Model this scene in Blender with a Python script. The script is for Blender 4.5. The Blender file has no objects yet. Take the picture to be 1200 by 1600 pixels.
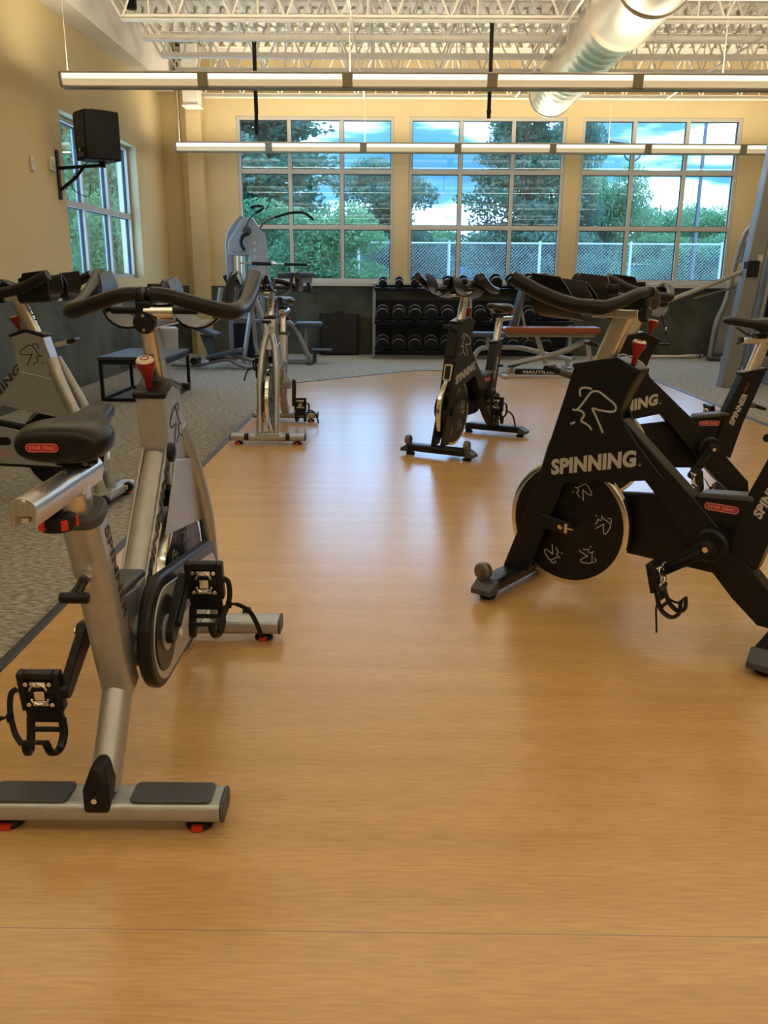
import bpy, bmesh, math, random
from mathutils import Vector, Matrix, noise
random.seed(7)
PI = math.pi
S = bpy.context.scene
C = S.collection

# ------------------------------------------------------------------ camera
F_PX, CAM_H, PITCH, YAW, ROLL = 1318.5, 1.12, 15.7, -0.496, -0.344
def setup_camera():
    p, y, r = map(math.radians, (PITCH, YAW, ROLL))
    fwd = Vector((math.sin(y)*math.cos(p), math.cos(y)*math.cos(p), -math.sin(p)))
    right = Vector((math.cos(y), -math.sin(y), 0))
    up = right.cross(fwd)
    r2 = right*math.cos(r) - up*math.sin(r)
    u2 = up*math.cos(r) + right*math.sin(r)
    cd = bpy.data.cameras.new('camera'); co = bpy.data.objects.new('camera', cd); C.objects.link(co)
    m = Matrix((r2, u2, -fwd)).transposed().to_4x4(); m.translation = Vector((0, 0, CAM_H))
    co.matrix_world = m
    cd.sensor_fit = 'VERTICAL'; cd.sensor_height = 36.0; cd.lens = F_PX*36.0/1600.0
    cd.clip_start = 0.02; cd.clip_end = 500
    S.camera = co
setup_camera()

# ------------------------------------------------------------------ exposure, sky
S.view_settings.view_transform = 'Standard'; S.view_settings.look = 'None'
S.view_settings.exposure = 0.1; S.view_settings.gamma = 1.0; S.view_settings.use_curve_mapping = False
SKY_BG = 1.0          # sky strength
UP_W, DOWN_W = 85.0, 22.0   # watts per pendant row: up light, down light
WARM = (1.0, 0.85, 0.62)
def world():
    w = bpy.data.worlds.new('sky'); S.world = w; w.use_nodes = True
    nt = w.node_tree; N = nt.nodes; L = nt.links; N.clear()
    out = N.new('ShaderNodeOutputWorld'); bg = N.new('ShaderNodeBackground'); L.new(bg.outputs[0], out.inputs[0])
    tc = N.new('ShaderNodeTexCoord'); mp = N.new('ShaderNodeMapping'); mp.inputs['Scale'].default_value = (1.6, 1.6, 7.5)
    mp.inputs['Location'].default_value = (0.35, 0.2, 0.62)
    L.new(tc.outputs['Generated'], mp.inputs[0])
    nz = N.new('ShaderNodeTexNoise'); nz.inputs['Scale'].default_value = 1.9; nz.inputs['Detail'].default_value = 6; nz.inputs['Roughness'].default_value = 0.5
    L.new(mp.outputs[0], nz.inputs['Vector'])
    cr = N.new('ShaderNodeValToRGB'); e = cr.color_ramp.elements
    e[0].position = 0.33; e[0].color = (0.15, 0.55, 0.92, 1)
    e[1].position = 0.52; e[1].color = (4.2, 5.9, 8.6, 1)
    e2 = cr.color_ramp.elements.new(0.43); e2.color = (0.30, 0.86, 1.25, 1)
    L.new(nz.outputs['Fac'], cr.inputs[0])
    L.new(cr.outputs[0], bg.inputs[0]); bg.inputs[1].default_value = SKY_BG
world()

# ------------------------------------------------------------------ materials
MATS = {}
def mat(name, col, rough=0.5, metal=0.0, spec=0.5, coat=0.0, emit=None, estr=0.0):
    if name in MATS: return MATS[name]
    m = bpy.data.materials.new(name); m.use_nodes = True
    b = m.node_tree.nodes['Principled BSDF']
    b.inputs['Base Color'].default_value = (*col, 1); b.inputs['Roughness'].default_value = rough
    b.inputs['Metallic'].default_value = metal; b.inputs['Specular IOR Level'].default_value = spec
    b.inputs['Coat Weight'].default_value = coat
    if emit: b.inputs['Emission Color'].default_value = (*emit, 1); b.inputs['Emission Strength'].default_value = estr
    MATS[name] = m; return m
def noisy(name, c1, c2, scale=(1, 1, 1), ns=5.0, rough=0.6, metal=0.0, bump=0.0, bscale=None, detail=5, spec=0.5, lo=0.35, hi=0.65, rvar=0.0):
    m = mat(name, c1, rough, metal, spec)
    nt = m.node_tree; N = nt.nodes; L = nt.links; b = N['Principled BSDF']
    tc = N.new('ShaderNodeTexCoord'); mp = N.new('ShaderNodeMapping'); mp.inputs['Scale'].default_value = scale
    L.new(tc.outputs['Object'], mp.inputs[0])
    nz = N.new('ShaderNodeTexNoise'); nz.inputs['Scale'].default_value = ns; nz.inputs['Detail'].default_value = detail
    L.new(mp.outputs[0], nz.inputs['Vector'])
    cr = N.new('ShaderNodeValToRGB'); e = cr.color_ramp.elements
    e[0].position = lo; e[0].color = (*c1, 1); e[1].position = hi; e[1].color = (*c2, 1)
    L.new(nz.outputs['Fac'], cr.inputs[0]); L.new(cr.outputs[0], b.inputs['Base Color'])
    if bump:
        bp = N.new('ShaderNodeBump'); bp.inputs['Strength'].default_value = bump; bp.inputs['Distance'].default_value = 0.01
        if bscale:
            n2 = N.new('ShaderNodeTexNoise'); n2.inputs['Scale'].default_value = bscale; n2.inputs['Detail'].default_value = 3
            L.new(tc.outputs['Object'], n2.inputs['Vector']); L.new(n2.outputs['Fac'], bp.inputs['Height'])
        else: L.new(nz.outputs['Fac'], bp.inputs['Height'])
        L.new(bp.outputs[0], b.inputs['Normal'])
    return m

def wood_floor_mat():
    m = mat('wood_sports_floor', (0.6, 0.35, 0.15), 0.3)
    nt = m.node_tree; N = nt.nodes; L = nt.links; b = N['Principled BSDF']
    tc = N.new('ShaderNodeTexCoord')
    def tex(sc, s, det=5):
        mp = N.new('ShaderNodeMapping'); mp.inputs['Scale'].default_value = sc; L.new(tc.outputs['Object'], mp.inputs[0])
        n = N.new('ShaderNodeTexNoise'); n.inputs['Scale'].default_value = s; n.inputs['Detail'].default_value = det
        L.new(mp.outputs[0], n.inputs['Vector']); return n
    g = tex((2.2, 26, 1), 6.0, 8); k = tex((0.35, 5, 1), 2.2, 3)
    cr = N.new('ShaderNodeValToRGB'); e = cr.color_ramp.elements
    e[0].position = .28; e[0].color = (0.50, 0.295, 0.118, 1); e[1].position = .66; e[1].color = (0.62, 0.385, 0.162, 1)
    L.new(g.outputs['Fac'], cr.inputs[0])
    c2 = N.new('ShaderNodeValToRGB'); e = c2.color_ramp.elements
    e[0].position = .3; e[0].color = (0.86, 0.84, 0.80, 1); e[1].position = .7; e[1].color = (1, 1, 1, 1)
    L.new(k.outputs['Fac'], c2.inputs[0])
    mx = N.new('ShaderNodeMix'); mx.data_type = 'RGBA'; mx.blend_type = 'MULTIPLY'; mx.inputs[0].default_value = 1
    L.new(cr.outputs[0], mx.inputs[6]); L.new(c2.outputs[0], mx.inputs[7])
    # sheet seams across the room
    sp = N.new('ShaderNodeSeparateXYZ'); L.new(tc.outputs['Object'], sp.inputs[0])
    a = N.new('ShaderNodeMath'); a.operation = 'SUBTRACT'; a.inputs[1].default_value = 1.236; L.new(sp.outputs[1], a.inputs[0])
    w = N.new('ShaderNodeMath'); w.operation = 'PINGPONG'; w.inputs[1].default_value = 1.015; L.new(a.outputs[0], w.inputs[0])
    lt = N.new('ShaderNodeMath'); lt.operation = 'LESS_THAN'; lt.inputs[1].default_value = 0.0011; L.new(w.outputs[0], lt.inputs[0])
    m2 = N.new('ShaderNodeMix'); m2.data_type = 'RGBA'; L.new(lt.outputs[0], m2.inputs[0]); L.new(mx.outputs[2], m2.inputs[6])
    m2.inputs[7].default_value = (0.30, 0.20, 0.11, 1)
    L.new(m2.outputs[2], b.inputs['Base Color'])
    rr = N.new('ShaderNodeMapRange'); rr.inputs[3].default_value = 0.25; rr.inputs[4].default_value = 0.26
    L.new(g.outputs['Fac'], rr.inputs[0]); L.new(rr.outputs[0], b.inputs['Roughness'])
    b.inputs['Specular IOR Level'].default_value = 0.8
    return m
def glass_mat(name, tint=(0.80, 0.93, 1.0)):
    m = bpy.data.materials.new(name); m.use_nodes = True; nt = m.node_tree; N = nt.nodes; L = nt.links; N.clear()
    o = N.new('ShaderNodeOutputMaterial'); mx = N.new('ShaderNodeMixShader'); t = N.new('ShaderNodeBsdfTransparent'); g = N.new('ShaderNodeBsdfGlossy')
    t.inputs[0].default_value = (*tint, 1); g.inputs['Roughness'].default_value = 0.0; g.inputs[0].default_value = (1, 1, 1, 1)
    lw = N.new('ShaderNodeLayerWeight'); lw.inputs[0].default_value = 0.5
    pw = N.new('ShaderNodeMath'); pw.operation = 'POWER'; pw.inputs[1].default_value = 5.0; L.new(lw.outputs['Facing'], pw.inputs[0])
    f = N.new('ShaderNodeMath'); f.operation = 'MULTIPLY_ADD'; f.inputs[1].default_value = 0.9; f.inputs[2].default_value = 0.05; L.new(pw.outputs[0], f.inputs[0])
    L.new(f.outputs[0], mx.inputs[0]); L.new(t.outputs[0], mx.inputs[1]); L.new(g.outputs[0], mx.inputs[2]); L.new(mx.outputs[0], o.inputs[0])
    return m
M_floor = wood_floor_mat()
M_carpet = noisy('carpet_loop_pile', (0.15, 0.14, 0.115), (0.40, 0.375, 0.32), (1, 2.4, 1), 30.0, 0.95, bump=0.6, detail=6, spec=0.1)
M_wall = noisy('cream_painted_wall', (0.60, 0.485, 0.27), (0.64, 0.515, 0.29), ns=1.5, rough=0.85, bump=0.04, bscale=60, spec=0.2)
M_white = noisy('white_painted_steel', (0.78, 0.75, 0.68), (0.84, 0.81, 0.74), ns=3, rough=0.6, spec=0.3)
M_deck = noisy('white_roof_deck', (0.74, 0.71, 0.64), (0.80, 0.77, 0.70), ns=2, rough=0.7, spec=0.3)
M_dark = noisy('olive_rubber_wainscot', (0.050, 0.054, 0.038), (0.100, 0.106, 0.082), (1, 1, 1), 2.6, 0.75, bump=0.08, bscale=25, spec=0.25, detail=8)
M_frame = mat('window_frame_paint', (0.50, 0.48, 0.42), 0.5)
M_gasket = mat('black_gasket', (0.02, 0.022, 0.025), 0.5)
M_glass = glass_mat('window_glass')
M_silver = noisy('silver_metallic_paint', (0.39, 0.40, 0.405), (0.43, 0.44, 0.445), ns=40, rough=0.34, metal=0.55, spec=0.5)
M_alu = noisy('brushed_aluminium', (0.62, 0.60, 0.56), (0.74, 0.72, 0.68), (30, 30, 1), 8, 0.32, metal=0.95)
M_chrome = mat('chrome', (0.80, 0.80, 0.78), 0.12, 1.0)
M_blackpaint = noisy('black_frame_paint', (0.008, 0.0085, 0.0095), (0.012, 0.0125, 0.014), ns=20, rough=0.36, spec=0.25)
M_blackpl = mat('black_plastic', (0.010, 0.010, 0.011), 0.36, spec=0.25)
M_rubber = mat('black_rubber_grip', (0.012, 0.0115, 0.011), 0.33, spec=0.25)
M_greypl = mat('charcoal_plastic', (0.055, 0.06, 0.07), 0.5)
M_disc = mat('flywheel_black', (0.006, 0.006, 0.007), 0.35, spec=0.3)
M_red = mat('red_plastic', (0.28, 0.012, 0.008), 0.35)
M_redbright = mat('red_insert', (0.60, 0.03, 0.015), 0.5)
M_cream = mat('knob_cap_cream', (0.75, 0.66, 0.52), 0.4)
M_letter = mat('light_grey_lettering', (0.46, 0.45, 0.44), 0.5)
M_dletter = mat('dark_lettering', (0.03, 0.028, 0.03), 0.5)
M_badge = mat('red_badge', (0.33, 0.03, 0.035), 0.45)
M_badgeline = mat('pink_badge_line', (0.72, 0.30, 0.27), 0.5)
M_badgehot = mat('coral_badge_line', (0.85, 0.16, 0.13), 0.5)
M_saddle = noisy('saddle_vinyl', (0.010, 0.009, 0.008), (0.014, 0.012, 0.011), ns=30, rough=0.33, spec=0.28, bump=0.05, bscale=300)
M_gymgrey = mat('grey_machine_paint', (0.24, 0.245, 0.25), 0.38, 0.35)
M_gymlight = mat('light_machine_shroud', (0.30, 0.295, 0.275), 0.5)
M_pad = mat('blue_grey_vinyl', (0.045, 0.06, 0.085), 0.38)
M_orange = mat('orange_vinyl_pad', (0.24, 0.060, 0.030), 0.22)
M_steel = mat('dark_steel', (0.10, 0.10, 0.105), 0.35, 0.8)
M_black = mat('matt_black', (0.009, 0.009, 0.010), 0.55, spec=0.2)
M_table = mat('blue_black_top', (0.05, 0.058, 0.075), 0.4)
M_duct = mat('galvanised_duct', (0.70, 0.66, 0.58), 0.3, 0.85)
M_fixture = mat('fixture_housing', (0.42, 0.39, 0.33), 0.45, 0.4)
M_lens = mat('lamp_diffuser', (0.6, 0.55, 0.42), 0.5, emit=(1.0, 0.78, 0.45), estr=0.42)
M_tube = mat('lamp_tube', (0.9, 0.9, 0.9), 0.5, emit=(1.0, 0.90, 0.66), estr=1.2)
M_bin = mat('white_bin_plastic', (0.62, 0.60, 0.55), 0.5)
M_strip = mat('dark_edge_strip', (0.035, 0.04, 0.05), 0.45)
M_wheel = mat('worn_grey_wheel', (0.16, 0.155, 0.15), 0.4, 0.5)

# ------------------------------------------------------------------ mesh helpers
class MB:
    def __init__(s): s.v = []; s.f = []; s.mi = []; s.cur = 0; s.M = Matrix.Identity(4)
    def at(s, M): s.M = M; return s
    def add(s, vs, fs):
        o = len(s.v); s.v += [tuple(s.M @ Vector(v)) for v in vs]
        for f in fs: s.f.append(tuple(i+o for i in f)); s.mi.append(s.cur)
        return s
    def mat(s, i): s.cur = i; return s
    def box(s, c, d, rot=None):
        x, y, z = d[0]/2, d[1]/2, d[2]/2
        R = rot if rot is not None else Matrix.Identity(3)
        vs = [Vector(c) + R @ Vector((a*x, b*y, e*z)) for a in (-1, 1) for b in (-1, 1) for e in (-1, 1)]
        return s.add(vs, [(0, 1, 3, 2), (4, 6, 7, 5), (0, 4, 5, 1), (2, 3, 7, 6), (0, 2, 6, 4), (1, 5, 7, 3)])
    def prism(s, pts, a0, a1, axis='y'):
        """extrude a 2-D outline: axis y -> pts are (x,z); axis z -> (x,y); axis x -> (y,z)"""
        n = len(pts)
        def P(p, a): return {'y': (p[0], a, p[1]), 'z': (p[0], p[1], a), 'x': (a, p[0], p[1])}[axis]
        vs = [P(p, a0) for p in pts] + [P(p, a1) for p in pts]
        return s.add(vs, [tuple(range(n)), tuple(range(2*n-1, n-1, -1))] + [(i, i+n, (i+1) % n+n, (i+1) % n) for i in range(n)])
    def tube(s, path, r, seg=12, ell=None, up=(0, 1, 0), caps=True, closed=False):
        """r number or list; ell=(a,b) scales along side/up"""
        P = [Vector(p) for p in path]; n = len(P)
        rs = r if isinstance(r, (list, tuple)) else [r]*n
        vs = []; fs = []; upv = Vector(up)
        for i, p in enumerate(P):
            if closed: t = P[(i+1) % n]-P[i-1]
            else: t = (P[min(i+1, n-1)]-P[max(i-1, 0)])
            t.normalize(); a = t.cross(upv)
            if a.length < 1e-4: a = t.cross(Vector((1, 0, 0)))
            a.normalize(); b = a.cross(t)
            ea, eb = ell if ell else (1, 1)
            for k in range(seg):
                th = 2*PI*k/seg; vs.append(p + a*math.cos(th)*rs[i]*ea + b*math.sin(th)*rs[i]*eb)
        m = n if closed else n-1
        for i in range(m):
            for k in range(seg):
                j = (i+1) % n
                fs.append((i*seg+k, i*seg+(k+1) % seg, j*seg+(k+1) % seg, j*seg+k))
        if caps and not closed: fs += [tuple(range(seg-1, -1, -1)), tuple((n-1)*seg+k for k in range(seg))]
        return s.add(vs, fs)
    def cyl(s, p0, p1, r, seg=20, r1=None):
        return s.tube([p0, p1], [r, r if r1 is None else r1], seg)
    def lathe(s, prof, c=(0, 0, 0), axis='z', seg=32):
        """prof: list of (r, h)"""
        vs = []; fs = []; n = len(prof)
        for (r, h) in prof:
            for k in range(seg):
                a = 2*PI*k/seg; x, y = r*math.cos(a), r*math.sin(a)
                v = {'z': (x, y, h), 'y': (x, h, y), 'x': (h, x, y)}[axis]
                vs.append(Vector(v)+Vector(c))
        for i in range(n-1):
            for k in range(seg): fs.append((i*seg+k, i*seg+(k+1) % seg, (i+1)*seg+(k+1) % seg, (i+1)*seg+k))
        if prof[0][0] > 1e-5: fs.append(tuple(range(seg)))
        if prof[-1][0] > 1e-5: fs.append(tuple((n-1)*seg+k for k in range(seg)))
        return s.add(vs, fs)
    def sheet(s, rows, th, closed=False):
        """grid of points rows[i][j] given thickness by offsetting along normals"""
        n, m = len(rows), len(rows[0]); P = [[Vector(p) for p in r] for r in rows]
        top = []; bot = []
        for i in range(n):
            for j in range(m):
                du = P[min(i+1, n-1)][j]-P[max(i-1, 0)][j]; dv = P[i][min(j+1, m-1)]-P[i][max(j-1, 0)]
                nn = du.cross(dv); nn = nn.normalized() if nn.length > 1e-9 else Vector((0, 0, 1))
                top.append(P[i][j]+nn*th/2); bot.append(P[i][j]-nn*th/2)
        fs = []; o = n*m
        for i in range(n-1):
            for j in range(m-1):
                a = i*m+j; fs.append((a, a+1, a+m+1, a+m)); fs.append((a+o, a+m+o, a+m+1+o, a+1+o))
        for i in range(n-1):
            a = i*m; fs.append((a, a+m, a+m+o, a+o)); a = i*m+m-1; fs.append((a, a+o, a+m+o, a+m))
        for j in range(m-1):
            a = j; fs.append((a, a+o, a+1+o, a+1)); a = (n-1)*m+j; fs.append((a, a+1, a+1+o, a+o))
        return s.add(top+bot, fs)
    def ribbon(s, pts, w, place, lift=0.0006):
        """flat stroke of 2-D pts, width w; place(x,y,h)->3-D"""
        n = len(pts); P = [Vector(p) for p in pts]; vs = []
        for i in range(n):
            t = P[min(i+1, n-1)]-P[max(i-1, 0)]; t.normalize(); q = Vector((-t.y, t.x))*w/2
            for h in (lift, 0.0):
                a = P[i]+q; b = P[i]-q; vs += [place(a.x, a.y, h), place(b.x, b.y, h)]
        fs = []
        for i in range(n-1):
            a = 4*i; b = a+4
            fs += [(a, a+1, b+1, b), (a+2, b+2, b+3, a+3), (a, b, b+2, a+2), (a+1, a+3, b+3, b+1)]
        fs += [(0, 2, 3, 1), (4*n-4, 4*n-3, 4*n-1, 4*n-2)]
        return s.add(vs, fs)
    def build(s, name, mats, parent=None, bevel=0.0, smooth=True, angle=40, segs=2):
        me = bpy.data.meshes.new(name); me.from_pydata(s.v, [], s.f)
        ms = mats if isinstance(mats, (list, tuple)) else [mats]
        for m in ms: me.materials.append(m)
        me.polygons.foreach_set('material_index', s.mi)
        bm = bmesh.new(); bm.from_mesh(me); bmesh.ops.recalc_face_normals(bm, faces=bm.faces); bm.to_mesh(me); bm.free()
        if smooth:
            me.polygons.foreach_set('use_smooth', [True]*len(me.polygons)); me.set_sharp_from_angle(angle=math.radians(angle))
        o = bpy.data.objects.new(name, me); C.objects.link(o)
        if parent: o.parent = parent
        if bevel:
            b = o.modifiers.new('bevel', 'BEVEL'); b.width = bevel; b.segments = segs; b.limit_method = 'ANGLE'; b.angle_limit = math.radians(35)
        return o
def thing(name, label, cat, loc=(0, 0, 0), rz=0.0, group=None):
    o = bpy.data.objects.new(name, None); C.objects.link(o); o.empty_display_size = 0.1
    o.location = loc; o.rotation_euler = (0, 0, rz); o['label'] = label; o['category'] = cat
    if group: o['group'] = group
    return o
def tag(o, label, cat, group=None):
    o['label'] = label; o['category'] = cat
    if group: o['group'] = group
    return o
def struct(o): o['kind'] = 'structure'; return o
def bez(pts, n=8):
    """Catmull-Rom through points"""
    P = [Vector(p) for p in pts]; P = [P[0]*2-P[1]]+P+[P[-1]*2-P[-2]]; out = []
    for i in range(1, len(P)-2):
        for k in range(n):
            t = k/n; a, b, c, d = P[i-1], P[i], P[i+1], P[i+2]
            out.append(0.5*((2*b)+(c-a)*t+(2*a-5*b+4*c-d)*t*t+(3*b-a-3*c+d)*t**3))
    out.append(P[-2]); return out
def interp(vals, n=8):
    return [v.x for v in bez([(v, 0, 0) for v in vals], n)]
TXT = {}
def text_mesh(s, bold=0.03, shear=0.0):
    key = (s, bold, shear)
    if key in TXT: return TXT[key]
    cu = bpy.data.curves.new('t', 'FONT'); cu.body = s; cu.size = 1; cu.offset = bold; cu.shear = shear; cu.resolution_u = 3; cu.space_character = 1.05
    ob = bpy.data.objects.new('t', cu); C.objects.link(ob); dg = bpy.context.evaluated_depsgraph_get(); dg.update()
    me = bpy.data.meshes.new_from_object(ob.evaluated_get(dg)); vs = [v.co.copy() for v in me.vertices]; fs = [tuple(p.vertices) for p in me.polygons]
    bpy.data.objects.remove(ob); bpy.data.meshes.remove(me)
    x0 = min(v.x for v in vs); x1 = max(v.x for v in vs); y0 = min(v.y for v in vs); y1 = max(v.y for v in vs)
    vs = [((v.x-x0)/(x1-x0), (v.y-y0)/(y1-y0)) for v in vs]
    TXT[key] = (vs, fs); return TXT[key]
def lettering(mb, s, o, d, u, w, h, bold=0.03, shear=0.0):
    """flat text, lower-left corner o, direction d, up u, width w, height h"""
    vs, fs = text_mesh(s, bold, shear); o, d, u = Vector(o), Vector(d).normalized(), Vector(u).normalized()
    u = (u-d*u.dot(d)).normalized()
    mb.add([o+d*(x*w)+u*(y*h) for x, y in vs], fs)
def rrect(w, h, r, n=5):
    out = []
    for cx, cy, a0 in ((w/2-r, h/2-r, 0), (-w/2+r, h/2-r, 90), (-w/2+r, -h/2+r, 180), (w/2-r, -h/2+r, 270)):
        for k in range(n+1):
            a = math.radians(a0+90*k/n); out.append((cx+r*math.cos(a), cy+r*math.sin(a)))
    return out
def circ(cx, cy, r, n=24, a0=0, a1=360):
    return [(cx+r*math.cos(math.radians(a0+(a1-a0)*k/n)), cy+r*math.sin(math.radians(a0+(a1-a0)*k/n))) for k in range(n if a1-a0 == 360 else n+1)]
def rotY(a): return Matrix.Rotation(a, 3, 'Y')
def rotZ(a): return Matrix.Rotation(a, 3, 'Z')
def rotX(a): return Matrix.Rotation(a, 3, 'X')

# ------------------------------------------------------------------ room
XL, XR, YB, YF, ZC = -3.174, 5.75, -6.0, 12.486, 4.0
WAIN = 0.955
def wall_with_holes(mb, u0, u1, z0, z1, holes, place, th):
    """place(u0,u1,z0,z1) adds a box; holes (u0,u1,z0,z1)"""
    us = sorted({u0, u1, *[h[0] for h in holes], *[h[1] for h in holes]}); zs = sorted({z0, z1, *[h[2] for h in holes], *[h[3] for h in holes]})
    for a, b in zip(us, us[1:]):
        for c, d in zip(zs, zs[1:]):
            cu, cz = (a+b)/2, (c+d)/2
            if any(h[0] < cu < h[1] and h[2] < cz < h[3] for h in holes): continue
            place(a, b, c, d)
WINS = [(-2.16, 0.0), (0.205, 2.35), (2.56, 4.73)]; WZ0, WZ1 = 1.02, 3.19
LW = (8.68, 11.15, 1.065, 2.61)
TH = 0.25
# floor slab carrying carpet, wood floor laid on it
struct(MB().box(((XL+XR)/2, (YB+YF)/2, -0.06), (XR-XL, YF-YB, 0.11)).build('floor', noisy('concrete_slab', (0.2, 0.2, 0.19), (0.25, 0.25, 0.24)), smooth=False))
poly = [(-1.15, YB), (2.94, YB), (2.94, 9.52), (2.25, 10.35), (0.29, 10.36), (-1.05, 9.03), (-1.15, 8.0)]
poly = [(-1.15, YB), (2.94, YB), (2.94, 9.55), (2.15, 10.36), (0.29, 10.36), (-1.15, 8.95)]
struct(MB().prism(poly, -0.004, 0.0, 'z').build('floor_wood', M_floor, smooth=False)).location.z = 0.0
# carpet: ring around the wood floor
mb = MB()
P_out = [(XL, YB), (-1.15, YB), (-1.15, 8.95), (0.29, 10.36), (2.15, 10.36), (2.94, 9.55), (2.94, YB), (XR, YB), (XR, YF), (XL, YF)]
for q in ([(XL, YB), (-1.15, YB), (-1.15, 8.95), (XL, 8.95)], [(XL, 8.95), (-1.15, 8.95), (0.29, 10.36), (0.29, YF), (XL, YF)],
          [(0.29, 10.36), (2.15, 10.36), (2.15, YF), (0.29, YF)], [(2.15, 10.36), (2.94, 9.55), (XR, 9.55), (XR, YF), (2.15, YF)], [(2.94, YB), (XR, YB), (XR, 9.55), (2.94, 9.55)]):
    mb.prism(q, -0.004, 0.001, 'z')
struct(mb.build('floor_carpet', M_carpet, smooth=False))
# edge strip
mb = MB(); ed = [(-1.15, YB), (-1.15, 8.95), (0.29, 10.36), (2.15, 10.36), (2.94, 9.55), (2.94, YB)]
for (x0, y0), (x1, y1) in zip(ed, ed[1:]):
    d = Vector((x1-x0, y1-y0, 0)); L = d.length; a = math.atan2(d.y, d.x)
    mb.box(((x0+x1)/2, (y0+y1)/2, 0.003), (L+0.02, 0.035, 0.006), rotZ(a))
struct(mb.build('trim_1', M_strip, bevel=0.002))
# far wall
mb = MB()
def pf(a, b, c, d): mb.box(((a+b)/2, YF+TH/2, (c+d)/2), (b-a, TH, d-c))
wall_with_holes(mb, XL-TH, XR+TH, WAIN, ZC+0.15, [(a, b, WZ0, WZ1) for a, b in WINS], pf, TH)
struct(mb.build('wall_far', M_wall, smooth=False))
struct(MB().box(((XL+XR)/2, YF+TH/2-0.006, WAIN/2), (XR-XL+2*TH, TH+0.012, WAIN)).build('wall_far_wainscot', M_dark, smooth=False))
mb = MB()
def pl(a, b, c, d): mb.box((XL-TH/2, (a+b)/2, (c+d)/2), (TH, b-a, d-c))
wall_with_holes(mb, YB-TH, YF, WAIN, ZC+0.15, [LW], pl, TH)
struct(mb.build('wall_left', M_wall, smooth=False))
struct(MB().box((XL-TH/2+0.006, (YB+YF)/2, WAIN/2), (TH+0.012, YF-YB, WAIN)).build('wall_left_wainscot', M_dark, smooth=False))
struct(MB().box((XR+TH/2, (YB+YF)/2, ZC/2+0.07), (TH, YF-YB, ZC+0.15)).build('wall_right', M_wall, smooth=False))
struct(MB().box(((XL+XR)/2, YB-TH/2, ZC/2+0.07), (XR-XL+2*TH, TH, ZC+0.15)).build('wall_back', M_wall, smooth=False))
# corner pier on the far left
struct(MB().prism([(-2.60, YF), (-2.60, 12.30), (-2.80, 12.30), (-2.90, 12.40), (-2.90, YF)], 0, 3.9, 'z').build('trim_2', M_wall, smooth=False))
# steel column head in that corner
struct(MB().box((-2.66, 12.13, 3.6), (0.20, 0.24, 0.72)).box((-2.66, 12.13, 3.235), (0.23, 0.27, 0.02)).build('trim_3', M_white, bevel=0.004))
# roof deck: trapezoidal ribs across the span
mb = MB(); x = XL-TH; prof = []
while x < XR+TH-0.1:
    prof += [(x, ZC), (x+0.060, ZC), (x+0.078, ZC+0.06), (x+0.132, ZC+0.06)]; x += 0.15
n = len(prof)
vs = [(p[0], 4.4, p[1]) for p in prof]+[(p[0], YF+TH, p[1]) for p in prof]
mb.add(vs, [(i, i+1, i+1+n, i+n) for i in range(n-1)])
mb.box(((XL+XR)/2, (4.4+YF+TH)/2, ZC+0.12), (XR-XL+2*TH, YF+TH-4.4, 0.05))
struct(mb.build('ceiling', M_deck, smooth=False))
struct(MB().box(((XL+XR)/2, (4.4+YB)/2, ZC+0.05), (XR-XL+2*TH, 4.4-YB, 0.1)).build('ceiling_rear', M_deck, smooth=False))
# boxed girder along the left wall, steel girder angle above
struct(MB().box((-3.05, (YB+12.28)/2, 3.725), (0.246, 12.28-YB, 0.55)).build('trim_4', M_white, smooth=False))
struct(MB().box((5.6, (YB+YF)/2, 3.72), (0.29, YF-YB, 0.54)).build('trim_5', M_white, smooth=False))

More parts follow.
